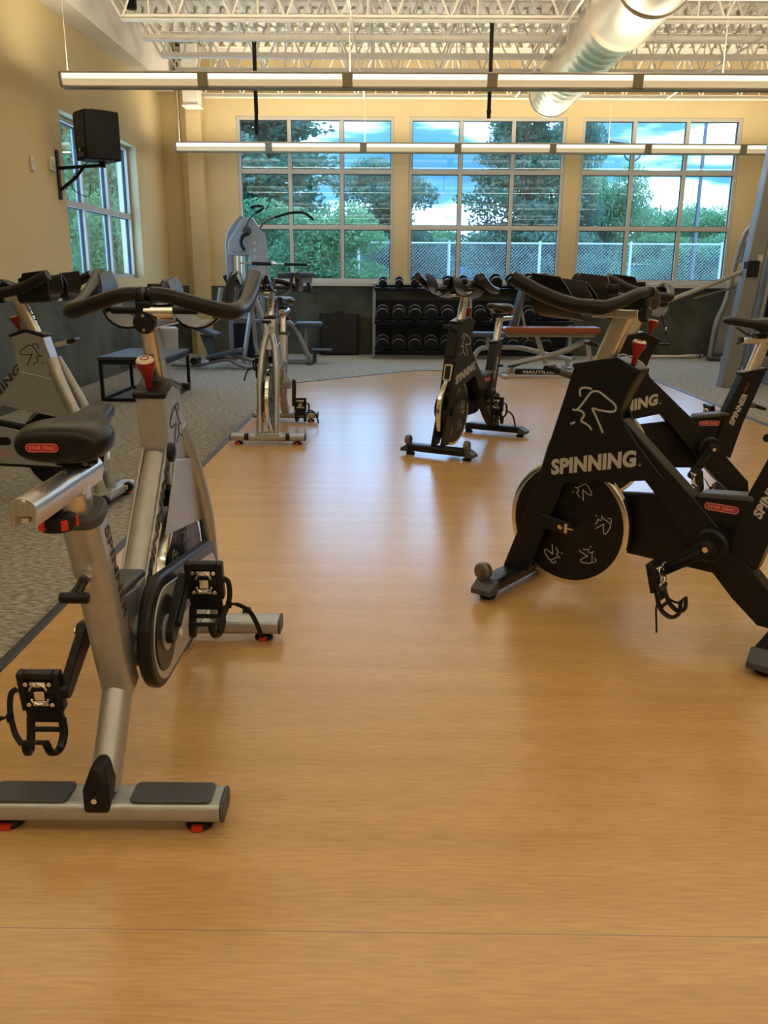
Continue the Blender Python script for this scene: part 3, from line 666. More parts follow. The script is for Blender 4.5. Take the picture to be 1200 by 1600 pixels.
    # head cap
    hc = [(0.755, 0.822), (0.60, 0.850), (0.520, 0.816), (0.518, 0.832), (0.60, 0.867), (0.757, 0.838)] if not sil else [(0.718, 0.822), (0.628, 0.846), (0.542, 0.820), (0.540, 0.836), (0.628, 0.862), (0.720, 0.838)]
    MB().prism(hc, -0.042, 0.042, 'y').build('head_cap', M_blackpl, fr, bevel=0.005)
    # ---- lettering and emblem, both sides
    ym = 0.0425 if not sil else 0.0365
    LM_ = M_letter if not sil else M_dletter
    for s in (1, -1):
        m = MB(); d = Vector((-1, 0, 0)) if s > 0 else Vector((1, 0, 0))
        logo_strokes(m, (0.665 if not sil else 0.645, s*(ym+0.0003), 0.690 if not sil else 0.740), (1, 0, 0), (0, 0, 1), 0.145 if not sil else 0.105, 0.0065 if not sil else 0.0048)
        m.build('rider_emblem', LM_, fr, smooth=False)
        m = MB()
        if sil:
            y = s*0.0342
            if s > 0: o = (0.590, y, 0.650); dd = (-0.70, 0, -0.71); uu = (-0.71, 0, 0.70)
            else: o = (0.312, y, 0.388); dd = (0.70, 0, 0.71); uu = (-0.71, 0, 0.70)
            lettering(m, 'SPINNING', o, dd, uu, 0.40, 0.038, 0.04, 0.2)
        else:
            y = s*(ym+0.0008)
            if s > 0: o = (0.806, y, 0.446); dd = (-0.305, 0, 0.074); uu = (0.22, 0, 0.97)
            else: o = (0.490, y, 0.520); dd = (0.305, 0, -0.070); uu = (0.22, 0, 0.97)
            lettering(m, 'SPINNING', o, dd, uu, 0.320, 0.056, 0.05, 0.22)
            o2 = Vector(o)+Vector(dd).normalized()*0.32; lettering(m, '®', o2, dd, uu, 0.010, 0.010)
        m.build('frame_lettering', LM_, fr, smooth=False)['label'] = 'large slanted lettering on the frame'
        m = MB()
        if sil:
            y = s*0.0358; dn = Vector((0.10, 0, -0.30)).normalized()
            if s < 0: o = Vector((0.060, y, 0.640)); dd = dn; uu = Vector((0.95, 0, 0.3))
            else: o = Vector((0.145, y, 0.390)); dd = -dn; uu = Vector((0.95, 0, 0.3))
            lettering(m, 'SPINNER', o-uu.normalized()*0.015, dd, uu, 0.235, 0.028, 0.04, 0.1)
            m.mat(1); lettering(m, 'NXT', o-uu.normalized()*0.006+dd*0.245, dd, uu, 0.055, 0.016, 0.02, 0.15)
        else:
            y = s*0.0306; dn = Vector((0.14, 0, -0.38)).normalized()
            if s < 0: o = Vector((0.050, y, 0.600)); dd = dn
            else: o = Vector((0.118, y, 0.415)); dd = -dn
            uu = Vector((0.93, 0, 0.36)); lettering(m, 'SPINNER', o-uu.normalized()*(0.015 if s > 0 else -0.0), dd, uu, 0.165, 0.030, 0.05, 0.2)
            m.mat(1)
            if s > 0: lettering(m, 'PRO', o+dd*0.172, dd, uu, 0.045, 0.016, 0.02, 0.2)
        m.build('seat_tube_lettering', [LM_, M_badge], fr, smooth=False)['label'] = 'slanted lettering along the seat tube'
        if not sil: badge(fr, (0.225, s*0.0228, 0.424), d, (0, 0, 1) if s > 0 else (0, 0, 1), 0.105, 0.024, (0, s, 0), M_badgeline)
    if sil:
        m = MB(); m.at(Matrix.Translation((0.452, 0, 0.580)) @ Matrix.Rotation(math.radians(-46), 4, 'Y')); m.prism([(-0.03, -0.011), (0.05, -0.011), (0.05, 0.011), (-0.03, 0.011)], -0.004, 0.0045, 'z')
        m.mat(1).prism([(0.052, -0.011), (0.058, -0.011), (0.058, 0.011), (0.052, 0.011)], -0.004, 0.0046, 'z'); m.build('warning_label', [M_dletter, M_redbright], fr)
    # ---- flywheel
    w = MB(); w.lathe([(FWR-0.018, -0.014), (FWR-0.004, -0.014), (FWR, -0.011), (FWR, 0.011), (FWR-0.004, 0.014), (FWR-0.018, 0.014), (FWR-0.018, -0.014)], (FWu, 0, FWz), 'y', 72)
    w.f = [q for q in w.f if len(q) == 4]; w.mi = [0]*len(w.f)
    fw = w.build('flywheel', M_chrome, t); 
    MB().lathe([(0.0, -0.014), (0.055, -0.015), (0.07, -0.011), (FWR-0.045, -0.011), (FWR-0.0175, -0.0125), (FWR-0.0175, 0.0125), (FWR-0.045, 0.011), (0.07, 0.011), (0.055, 0.015), (0.0, 0.014)], (FWu, 0, FWz), 'y', 64).build('disc', M_disc, fw)
    MB().cyl((FWu, -0.075, FWz), (FWu, 0.075, FWz), 0.007).build('axle', M_chrome, fw)
    for s in (1, -1):
        for k in range(6):
            m = MB(); a = math.radians(112+60*k if s > 0 else 80+60*k); r = 0.135
            x, z = FWu+r*math.cos(a), FWz+r*math.sin(a); uo = Vector((math.cos(a), 0, math.sin(a))); fo = Vector((math.sin(a), 0, -math.cos(a)))
            logo_strokes(m, (x, s*0.0118, z), fo, uo, 0.062, 0.0030)
            m.build('rider_emblem', M_letter, fw, smooth=False)
    # axle plates with slot and nut
    for s in (1, -1):
        yp = s*(0.050 if not sil else 0.050)
        m = MB(); m.prism([(0.855, 0.305), (0.715, 0.290), (0.715, 0.248), (0.875, 0.250)], *sorted((yp, yp+s*0.006)), 'y'); pz = m.build('axle_plate', M_blackpl if not sil else MF, fr, bevel=0.002)
        m = MB(); m.box((0.728, yp+s*0.010, 0.270), (0.012, 0.010, 0.034)); m.cyl((0.728, yp+s*0.012, 0.270), (0.700, yp+s*0.012, 0.270), 0.0035, 8); m.lathe([(0.009, 0), (0.009, 0.012)], (FWu, yp+(0.004 if s > 0 else -0.016), 0.272), 'y', 6); m.build('axle_tensioner', M_chrome, fr)
    # brake pad assembly above the wheel
    MB().box((0.66, 0, 0.545), (0.07, 0.040, 0.045)).build('brake_pad', M_blackpl, fr, bevel=0.004)
    # ---- chain guard on the right side
    def hull(c1, r1, c2, r2, n=16):
        dx, dz = c2[0]-c1[0], c2[1]-c1[1]; D = math.hypot(dx, dz); a = math.degrees(math.atan2(dz, dx)); b = math.degrees(math.acos((r1-r2)/D))
        return [(c1[0]+r1*math.cos(math.radians(a+b+(360-2*b)*k/n)), c1[1]+r1*math.sin(math.radians(a+b+(360-2*b)*k/n))) for k in range(n+1)]+[(c2[0]+r2*math.cos(math.radians(a-b+2*b*k/n)), c2[1]+r2*math.sin(math.radians(a-b+2*b*k/n))) for k in range(n+1)]
    c1, c2 = (BBu+0.01, BBz), (0.765, 0.285)
    H = hull(c1, 0.130, c2, 0.095)
    g = MB().prism(H, -0.083, -0.052, 'y').build('chain_guard', M_blackpl, t, bevel=0.010, segs=4)
    if sil:
        MB().prism(hull((BBu+0.015, BBz-0.005), 0.108, (0.76, 0.275), 0.07), -0.0855, -0.080, 'y').build('guard_panel', M_silver, g, bevel=0.002)
        MB().lathe([(0.0, -0.089), (0.085, -0.089), (0.09, -0.084)], (BBu, 0, BBz), 'y', 40).build('guard_disc', M_blackpl, g)
        MB().prism(hull((0.50, 0.325), 0.020, (0.40, 0.325), 0.020), -0.088, -0.084, 'y').build('guard_vent', M_blackpl, g, bevel=0.002)
        badge(g, (0.47, -0.0862, 0.262), (1, 0, 0), (0, 0, 1), 0.095, 0.024, (0, -1, 0), M_badgeline, False)
    # bottom bracket shell
    MB().cyl((BBu, -0.092, BBz), (BBu, 0.075, BBz), 0.042, 28).build('bottom_bracket', M_blackpl if not sil else MF, fr)
    if not sil: MB().lathe([(0.050, 0.030), (0.054, 0.034), (0.054, 0.070), (0.046, 0.078), (0.02, 0.078)], (BBu, 0, BBz), 'y', 32).build('bearing_cover', M_blackpl, fr)
    lat = 0.150 if sil else 0.165; pedal_parts(t, 1, crank+180, hang, BBu, BBz, lat); pedal_parts(t, -1, crank, hang, BBu, BBz, lat)
    # ---- brake knob
    k = MB(); ky = 0.007 if sil else 0.0; kb, kt = Vector((0.560+(0.020 if sil else 0), ky, 0.840)), Vector((0.547+(0.012 if sil else 0), ky, 0.905)); ax = (kt-kb).normalized()
    k.at(Matrix.Translation(kb) @ ax.to_track_quat('Z', 'Y').to_matrix().to_4x4())
    k.lathe([(0.008, -0.02), (0.009, 0.030), (0.013, 0.036), (0.014, 0.046), (0.023, 0.064), (0.0235, 0.076), (0.020, 0.080)], (0, 0, 0), 'z', 24).mat(1).lathe([(0.0, 0.083), (0.019, 0.083), (0.0225, 0.0775), (0.022, 0.075)], (0, 0, 0), 'z', 24)
    k.mat(0).tube([(0.010*math.cos(a*PI/5), 0.010*math.sin(a*PI/5), 0.0835) for a in range(10)], 0.0016, 5, closed=True)
    k.build('brake_knob', [M_red, M_cream], fr)['label'] = 'red resistance knob with a cream cap'
    # ---- front post, slider, handlebar
    bz = bar
    p = MB().at(Matrix.Translation((0.632+hu, 0, 0.92+bz/2)) @ Matrix.Rotation(math.radians(-22), 4, 'Y'))
    p.prism(rrect(0.066, 0.040, 0.016, 4), -0.09-bz/2, 0.09+bz/2, 'z'); po = p.build('handlebar_post', M_alu, t)
    m = MB()
    for i in range(6): m.at(Matrix.Translation((0.650-0.012*i, 0, 0.872+0.0215*i)) @ Matrix.Rotation(math.radians(-22), 4, 'Y')).lathe([(0.0, 0.028), (0.004, 0.028), (0.004, 0.0345)], (0, 0, 0), 'x', 10)
    m.build('height_holes', M_blackpl, po)
    m = MB().prism([(0.53, 0.990+bz), (0.80, 0.990+bz), (0.80, 1.006+bz), (0.775, 1.018+bz), (0.53, 1.018+bz)], -0.024, 0.024, 'y'); m.build('bar_slider', M_alu, po, bevel=0.004).location.x = barx*0.6
    MB().tube([(0.565, 0.0, 1.03+bz), (0.565, -0.07, 1.03+bz)], 0.020, 16).build('slider_sleeve', M_chrome, po) if sil else None
    hb = MB(); half = [(0.505, 0, 1.072), (0.508, 0.06, 1.068), (0.530, 0.14, 1.045), (0.558, 0.195, 1.030), (0.590, 0.212, 1.030), (0.66, 0.216, 1.036), (0.76, 0.219, 1.066), (0.862, 0.222, 1.112)]
    pts = [(a, -b, c+bz) for a, b, c in reversed(half[1:])]+[(a, b, c+bz) for a, b, c in half]
    rr = [0.019, 0.021, 0.021, 0.020, 0.019, 0.018, 0.017, 0.017]; rr = rr[:0:-1]+rr if False else list(reversed([0.018, 0.019, 0.021, 0.022, 0.023, 0.024, 0.023][0:]))+[0.018, 0.018, 0.019, 0.021, 0.022, 0.023, 0.024, 0.023]
    hb.tube(bez(pts, 6), interp(rr, 6), 18)
    hb.v = [(a, b*0.97, c) for a, b, c in hb.v]; hbo = hb.build('handlebar', M_rubber, t); hbo.location.x = barx
    # rear clamp and bracket
    MB().prism([(0.495, 1.055+bz), (0.535, 1.080+bz), (0.60, 1.05+bz), (0.62, 1.015+bz), (0.53, 1.0+bz), (0.50, 1.02+bz)], -0.020, 0.020, 'y').build('bar_clamp', M_blackpl, hbo, bevel=0.006)
    MB().lathe([(0.0, -0.012), (0.026, -0.012), (0.028, 0.0), (0.026, 0.012)], (0.505, 0.0, 1.005+bz), 'x', 28).build('clamp_plate', M_blackpl, hbo)
    b2 = MB(); b2.lathe([(0.004, -0.016), (0.004, -0.010)], (0.505, 0, 1.022+bz), 'x', 8); b2.lathe([(0.004, -0.016), (0.004, -0.010)], (0.505, 0, 0.988+bz), 'x', 8); b2.build('clamp_screw', M_chrome, hbo)
    MB().lathe([(0.0, 0.03), (0.018, 0.03), (0.020, 0.026), (0.020, 0.006), (0.017, 0.0)], (0.62, 0, 1.065+bz), 'z', 20).build('slider_knob', M_blackpl, hbo)
    MB().cyl((0.62, 0, 1.015+bz), (0.62, 0, 1.07+bz), 0.010).build('knob_stem', M_steel, hbo)
    # twin U cradles between the horns
    for s in (-1, 1):
        rows = []; cy = s*0.090
        for i in range(7):
            u = 0.66+0.155*i/6; lift = 0.012*i/6; row = []
            for j in range(17):
                q = -1.5+3.0*j/16; R = 0.070
                if abs(q) <= 1: yy = R*math.sin(q*PI/2); zz = -R*math.cos(q*PI/2)
                else: e_ = abs(q)-1; yy = math.copysign(R+0.030*e_*e_*4*0.5, q); zz = e_*0.13*(0.75 if q*s < 0 else 1.0)
                sh = 1-0.35*max(0, abs(q)-1)*2
                row.append((0.735+(u-0.735)*sh+0.25*(zz+0.07), cy+yy, 1.052+zz+lift+bz))
            rows.append(row)
        MB().sheet(rows, 0.006).build('bottle_cradle', M_rubber, hbo, angle=60)
    m = MB().box((0.735, 0, 1.035+bz), (0.15, 0.045, 0.02)).tube([(0.60, -0.11, 1.030+bz), (0.60, 0.11, 1.030+bz)], 0.010, 10); m.tube([(0.70, -0.216, 1.046+bz), (0.70, -0.14, 1.03+bz)], 0.009, 8).tube([(0.70, 0.216, 1.046+bz), (0.70, 0.14, 1.03+bz)], 0.009, 8)
    m.build('cradle_bracket', M_blackpl, hbo, bevel=0.003)
    # front adjustment lever
    a = MB(); a.cyl((0.755, 0, 0.785), (0.815, 0, 0.800), 0.012); ao = a.build('post_lever', M_alu if sil else M_steel, fr)
    MB().cyl((0.81, 0, 0.799), (0.858, 0, 0.812), 0.011).cyl((0.858, -0.03, 0.812), (0.858, 0.03, 0.812), 0.011).build('lever_grip', M_blackpl, ao)
    # ---- seat post
    st, sr = Vector((0.030, 0, 0.675)), Vector((-0.032, 0, 0.185)).normalized()
    zt = 0.760+seat; L = (zt-0.66)/abs(Vector((0.062, 0, 0.187)).normalized().z)
    an = math.atan2(-0.062, 0.187)
    pb = Vector((0.036, 0, 0.66)); pt = pb+Vector((math.sin(an), 0, math.cos(an)))*((zt-0.66)/math.cos(an))
    m = MB().at(Matrix.Translation(pb) @ Matrix.Rotation(an, 4, 'Y')); m.prism(rrect(0.060, 0.040, 0.015, 4), -0.03, (zt-0.66)/math.cos(an), 'z'); sp = m.build('seat_post', M_alu, t)
    m = MB()
    if sil: m.at(Matrix.Translation((0.031, 0, 0.675)) @ Matrix.Rotation(an, 4, 'Y')).prism(rrect(0.092, 0.088, 0.03, 4), -0.014, 0.010, 'z')
    else: m.prism([(0.090, 0.655), (-0.035, 0.682), (-0.035, 0.696), (0.090, 0.672)], -0.033, 0.033, 'y')
    m.build('seat_tube_collar', M_greypl if sil else M_blackpl, fr, bevel=0.004)
    su = pt.x-0.02+slide
    if sil:
        # half-round slider rail
        sec = [(0.0235*math.cos(math.radians(a)), 0.0235*math.sin(math.radians(a))) for a in range(-25, 206, 15)]+[(-0.017, -0.028), (-0.013, -0.008), (0.013, -0.008), (0.017, -0.028)]
        m = MB().at(Matrix.Translation((0, 0, zt+0.022))); m.prism(sec, su-0.22, su+0.115, 'x'); sl = m.build('seat_slider', M_alu, sp, bevel=0.001)
        MB().lathe([(0.0, -0.003), (0.006, -0.003), (0.006, 0.001)], (su-0.221, 0, zt+0.036), 'x', 10).build('slider_screw', M_chrome, sl)
        MB().box((su-0.20, 0, zt+0.006), (0.03, 0.012, 0.008)).build('slider_stop', M_frame, sl)
        kn = MB().cyl((su-0.085, 0.0, zt-0.005), (su-0.085, 0.0, zt-0.02), 0.012); kn.lathe([(0.018, -0.018), (0.032, -0.022), (0.034, -0.034), (0.030, -0.048), (0.0, -0.050)], (su-0.085, 0, zt), 'z', 10); kn.mat(1)
        for q in range(5): kn.box((su-0.085+0.033*math.cos(q*1.256+2.6), 0.033*math.sin(q*1.256+2.6), zt-0.034), (0.006, 0.012, 0.018), rotZ(q*1.256+2.6))
        kn.build('slider_knob', [M_blackpl, M_redbright], sl)
    else:
        m = MB().prism([(su-0.20, zt), (su+0.13, zt), (su+0.13, zt+0.016), (su+0.115, zt+0.026), (su-0.20, zt+0.026)], -0.022, 0.022, 'y'); sl = m.build('seat_slider', M_alu, sp, bevel=0.004)
        MB().cyl((su+0.125, 0.0, zt+0.015), (su+0.142, 0.0, zt+0.015), 0.014).cyl((su+0.138, -0.022, zt-0.002), (su+0.138, 0.022, zt+0.012), 0.008).build('slider_knob', M_blackpl, sl)
    # saddle
    sx, sz = su+0.055, zt+(0.078 if sil else 0.063)
    sm = saddle_mesh(); sm.v = [(a+sx, b, c+sz) for a, b, c in sm.v]
    sd = sm.build('saddle', M_saddle, t, angle=80); ss = sd.modifiers.new('s', 'SUBSURF'); ss.levels = 1; ss.render_levels = 2
    if sil: badge(sd, (sx-0.1195, 0.022, sz+0.018), (0, -1, 0), (0.0, 0, 1), 0.058, 0.0155, (-1, 0, 0.1), M_badgehot)
    else:
        MB().prism([(sx-0.120, sz+0.02), (sx-0.122, sz-0.014), (sx-0.055, sz-0.016), (sx-0.085, sz+0.02)], 0.066, 0.0835, 'y').build('saddle_corner', M_red, sd, bevel=0.004)
        MB().prism([(sx-0.120, sz+0.02), (sx-0.122, sz-0.014), (sx-0.055, sz-0.016), (sx-0.085, sz+0.02)], -0.0835, -0.066, 'y').build('saddle_corner', M_red, sd, bevel=0.004)
    m = MB()
    for s in (-1, 1): m.tube(bez([(sx-0.075, s*0.03, sz-0.006), (sx-0.045, s*0.024, sz-0.028), (sx+0.03, s*0.022, sz-0.028), (sx+0.11, s*0.010, sz+0.012)], 5), 0.0035, 8)
    m.build('saddle_rails', M_steel, sd)
    MB().box((sx-0.01, 0, sz-0.028), (0.045, 0.058, 0.022)).cyl((sx-0.01, -0.036, sz-0.028), (sx-0.01, 0.036, sz-0.028), 0.007, 10).build('saddle_clamp', M_blackpl, sd, bevel=0.003)
    # rear adjustment lever
    l0, l1 = Vector((0.060, 0.0, 0.550)), Vector((-0.018, 0.0, 0.540))
    if not sil: l0, l1 = Vector((0.04, 0, 0.515)), Vector((-0.020, 0, 0.505))
    m = MB().cyl(l0, l0.lerp(l1, 0.75), 0.016); lo_ = m.build('seat_lever', M_alu if sil else M_steel, fr)
    e = l1+Vector((-0.03, 0, -0.012)); MB().cyl(l0.lerp(l1, 0.7), e, 0.010).tube([e+Vector((0, -0.028, 0)), e+Vector((0, 0.028, 0))], [0.011 if sil else 0.009]*2, 12).build('lever_grip', M_blackpl, lo_, bevel=0.004)
    return t

def place(front, rear):
    f, r = Vector(front), Vector(rear); d = f-r
    return (r.x, r.y, 0), math.atan2(d.y, d.x)
bikes = [
    ('silver spin bike in the left foreground with its saddle turned to the camera', (-0.598, 1.535, 0), math.radians(90.3), 'silver', dict(crank=28, seat=-0.035, barx=0.05)),
    ('silver spin bike standing on the carpet at the left edge, its rear cut off', (-2.37, 4.19, 0), math.radians(-6), 'silver', dict(crank=60, slide=0)),
    ('silver spin bike facing the camera on the left side of the wood floor', (-0.840, 6.636, 0), math.radians(-90.3), 'silver', dict(crank=105, seat=0.06)),
    ('black spin bike alone in the middle distance, front emblem towards the camera', (0.752, 6.128, 0), math.radians(-118.5), 'black', dict(crank=170, seat=0.05)),
    ('black spin bike in the right foreground facing left, flywheel in full view', (1.224, 2.432, 0), math.radians(142), 'black', dict(crank=142, hang=105, slide=-0.07, barx=0.03)),
    ('black spin bike behind the right foreground bike, saddle near the right edge', (1.79, 4.19, 0), math.radians(185), 'black', dict(crank=125, seat=0.05, hang=100)),
]
for lab, loc, yaw, stl, kw in bikes:
    spin_bike(lab, loc, yaw, stl, group='spin bikes', **kw)

# ------------------------------------------------------------------ dumbbell rack
def dumbbell_rack():
    t = thing('dumbbell_rack', 'black three-tier dumbbell rack under the middle window', 'dumbbell rack', (-0.28, 12.0, 0), 0)
    W = 2.80
    for x in (0.02, 1.373, W-0.02):
        m = MB(); m.prism([(-0.22, 0.0), (0.34, 0.0), (0.34, 0.05), (0.20, 0.05), (0.34, 0.92), (0.30, 0.96), (0.20, 0.96), (0.10, 0.05), (-0.22, 0.05)], x-0.02, x+0.02, 'x')
        m.build('upright', M_gymgrey, t, bevel=0.004)
        MB().box((x, 0.215, 0.985), (0.045, 0.24, 0.06)).build('upright_cap', M_gymgrey, t, bevel=0.01)
    for z, yy, tl in TIERS:
        m = MB().at(Matrix.Translation((W/2, yy, z)) @ Matrix.Rotation(math.radians(tl), 4, 'X'))
        for s in (-1, 1): m.box((0, s*0.075, -0.004), (W-0.06, 0.035, 0.03)).box((0, s*0.096, -0.012), (W-0.06, 0.006, 0.045))
        m.build('tier_rail', M_black, t, bevel=0.003)
    MB().box((W/2, 0.30, 0.42), (W-0.08, 0.012, 0.72)).build('back_panel', M_black, t)
TIERS = [(0.955, 0.20, 14), (0.52, 0.02, 14), (0.11, -0.08, 14)]
dumbbell_rack()
db_first = None
def make_dumbbell(r, l):
    m = MB()
    for s in (-1, 1):
        a, b = s*l/2, s*(l/2-0.055)
        m.lathe([(0.0, a), (r*0.82, a), (r, a-s*0.008), (r, b+s*0.010), (r*0.8, b), (0.0, b)], (0, 0, 0), 'y', 24)
    m.mat(1)
    for s in (-1, 1): m.lathe([(r*1.01, s*(l/2-0.028)), (r*1.035, s*(l/2-0.031)), (r*1.035, s*(l/2-0.035)), (r*1.01, s*(l/2-0.038)), (r*1.01, s*(l/2-0.028))], (0, 0, 0), 'y', 24)
    m.tube([(0, -l/2+0.05, 0), (0, 0, 0), (0, l/2-0.05, 0)], [0.014, 0.018, 0.014], 12)
    return m
sizes = [0.056, 0.056, 0.060, 0.060, 0.064, 0.068, 0.078, 0.080, 0.082, 0.084, 0.086]
COLS = ['first', 'second', 'third', 'fourth', 'fifth', 'sixth', 'seventh', 'eighth', 'ninth', 'tenth', 'eleventh']
TN = ['top', 'middle', 'bottom']
cache = {}
M_ring = mat('dull_chrome_ring', (0.35, 0.35, 0.35), 0.4, 0.6)
for ti, (z, yy, tl) in enumerate(TIERS):
    for k in range(11):
        r = sizes[k] if ti == 0 else (0.083 if ti == 1 else 0.088)
        l = 0.20+r*0.6; key = round(r, 3)
        if key not in cache:
            o = make_dumbbell(r, l).build('dumbbell', [M_black, M_ring]); cache[key] = o.data
        else:
            o = bpy.data.objects.new('dumbbell', cache[key]); C.objects.link(o)
        x = -0.14+0.2245*k
        a = math.radians(tl); o.location = (x, 12.0+yy-math.sin(a)*(r+0.014), z+math.cos(a)*(r+0.016)+0.0); o.rotation_euler = (a, 0, 0)
        tag(o, 'black dumbbell with chrome rings, %s from the left on the %s tier' % (COLS[k], TN[ti]), 'dumbbell', 'dumbbells on the rack')

# ------------------------------------------------------------------ benches
def nautilus_bench():
    t = thing('weight_bench', 'adjustable bench with orange seat pad and raised black backrest before the rack', 'weight bench', (1.40, 9.80, 0), 0)
    MB().prism([(-0.15, 0.50), (0.92, 0.50), (0.94, 0.52), (0.92, 0.565), (-0.13, 0.565), (-0.16, 0.54)], -0.14, 0.14, 'y').build('seat_pad', M_orange, t, bevel=0.014, segs=3)
    MB().at(Matrix.Translation((-0.02, 0.16, 0.58)) @ Matrix.Rotation(math.radians(14), 4, 'Y')).box((0, 0, 0.22), (0.055, 0.27, 0.50)).build('backrest_pad', M_pad, t, bevel=0.015, segs=3)
    m = MB(); m.tube([(0.03, 0.16, 0.52), (0.10, 0.16, 0.98)], 0.018, 8).tube([(0.16, 0.16, 0.42), (0.06, 0.16, 0.78)], 0.015, 8); m.build('backrest_strut', M_gymlight, t)
    f = MB(); f.box((0.40, 0, 0.475), (1.0, 0.06, 0.05))
    f.build('top_rail', M_gymlight, t, bevel=0.008)
    f = MB(); f.tube(bez([(-0.08, 0, 0.03), (-0.02, 0, 0.12), (0.10, 0, 0.17), (0.50, 0, 0.27), (0.82, 0, 0.42)], 5), 0.035, 4); f.build('lower_frame', M_gymlight, t, bevel=0.006)
    f = MB(); f.tube([(0.24, 0, 0.46), (0.36, 0, 0.15)], 0.03, 4); f.build('front_strut', M_gymlight, t, bevel=0.006)
    f = MB(); f.tube([(0.82, 0, 0.42), (0.86, 0, 0.20), (0.80, 0, 0.04)], 0.032, 4); f.build('rear_leg', M_gymlight, t, bevel=0.006)
    f = MB(); f.tube(bez([(-0.14, 0, 0.03), (-0.05, 0, 0.055), (0.80, 0, 0.055)], 5), 0.022, 6); f.build('base_rail', M_gymlight, t)
    for x in (-0.12, 0.84): MB().box((x, 0, 0.02), (0.07, 0.5, 0.035)).build('base_foot', M_gymlight, t, bevel=0.008)
    MB().box((0.27, -0.03, 0.06), (0.52, 0.03, 0.065)).build('name_plate', M_black, t, bevel=0.004)
    m = MB(); lettering(m, 'NAUTILUS', (0.10, -0.0462, 0.040), (1, 0, 0), (0, 0, 1), 0.36, 0.036, 0.03); m.build('name_lettering', M_letter, t, smooth=False)
    MB().at(Matrix.Translation((0.94, 0, 0.18))).lathe([(0.0, -0.03), (0.035, -0.03), (0.035, 0.03), (0.0, 0.03)], (0, 0, 0), 'y', 20).build('transport_wheel', M_rubber, t)
    MB().cyl((0.05, -0.04, 0.14), (-0.08, -0.06, 0.12), 0.012).build('adjust_pin', M_blackpl, t)
nautilus_bench()
def flat_bench():
    t = thing('flat_bench', 'low dark bench on a bent grey frame behind the middle black bike', 'weight bench', (1.02, 10.6, 0), 0)
    MB().box((0.22, 0, 0.42), (0.62, 0.26, 0.06)).build('seat_pad', M_pad, t, bevel=0.016, segs=3)
    f = MB(); f.tube(bez([(0.0-0.02, 0, 0.02), (0.0, 0, 0.16), (0.06, 0, 0.24), (0.16, 0, 0.26), (0.55, 0, 0.26), (0.9, 0, 0.18), (1.2, 0, 0.12)], 6), 0.030, 8); f.build('frame', M_gymlight, t)
    MB().box((0.16, 0, 0.33), (0.05, 0.05, 0.14)).build('post', M_gymlight, t, bevel=0.004)
    for x in (-0.02, 1.15): MB().box((x, 0, 0.02), (0.06, 0.4, 0.04)).build('base_foot', M_gymlight, t, bevel=0.006)
    MB().box((1.15, 0, 0.08), (0.05, 0.05, 0.09)).build('rear_post', M_gymlight, t)
flat_bench()

# ------------------------------------------------------------------ low box table, bin, case
def low_table():
    t = thing('low_table', 'low square table with black frame and dark top by the left wall', 'table', (-2.63, 7.6, 0), 0)
    W, D, H = 0.60, 0.92, 0.40
    MB().box((W/2, D/2, H-0.012), (W+0.01, D+0.01, 0.025)).build('table_top', M_table, t, bevel=0.003)
    MB().box((W/2, 0.012, H-0.045), (W, 0.024, 0.045)).box((W/2, D-0.012, H-0.045), (W, 0.024, 0.045)).box((0.012, D/2, H-0.045), (0.024, D-0.05, 0.045)).box((W-0.012, D/2, H-0.045), (0.024, D-0.05, 0.045)).build('apron', M_black, t, bevel=0.002)
    for x in (0.014, W-0.014):
        for y in (0.014, D-0.014): MB().box((x, y, (H-0.06)/2), (0.028, 0.028, H-0.06)).build('leg', M_black, t, bevel=0.002)
    MB().box((W/2, 0.012, 0.015), (W-0.056, 0.024, 0.028)).box((W/2, D-0.012, 0.015), (W-0.056, 0.024, 0.028)).box((0.012, D/2, 0.015), (0.024, D-0.056, 0.028)).box((W-0.012, D/2, 0.015), (0.024, D-0.056, 0.028)).build('base_frame', M_black, t, bevel=0.002)
low_table()
def bin_():
    t = thing('waste_bin', 'white round plastic bin by the left wall', 'bin', (-2.82, 10.8, 0))
    MB().lathe([(0.0, 0.0), (0.105, 0.0), (0.12, 0.43), (0.124, 0.435), (0.124, 0.455), (0.112, 0.455), (0.10, 0.02)], (0, 0, 0), 'z', 32).build('bin_body', M_bin, t)
    MB().lathe([(0.112, 0.457), (0.118, 0.462), (0.09, 0.475), (0.0, 0.478)], (0, 0, 0), 'z', 32).build('lid', M_bin, t)
bin_()
def case():
    t = thing('equipment_case', 'flat black case leaning against the dark far wall', 'case', (-0.765, 12.34, 0.0))
    t.rotation_euler = (math.radians(-8), 0, 0)
    MB().box((0, 0, 0.295), (0.56, 0.11, 0.58)).build('case_body', M_black, t, bevel=0.012)
    MB().box((0, -0.056, 0.295), (0.50, 0.006, 0.52)).build('front_panel', M_blackpl, t, bevel=0.003)
    MB().tube(bez([(-0.07, 0, 0.585), (-0.06, 0, 0.61), (0.06, 0, 0.61), (0.07, 0, 0.585)], 5), 0.009, 8).build('handle', M_blackpl, t)
case()

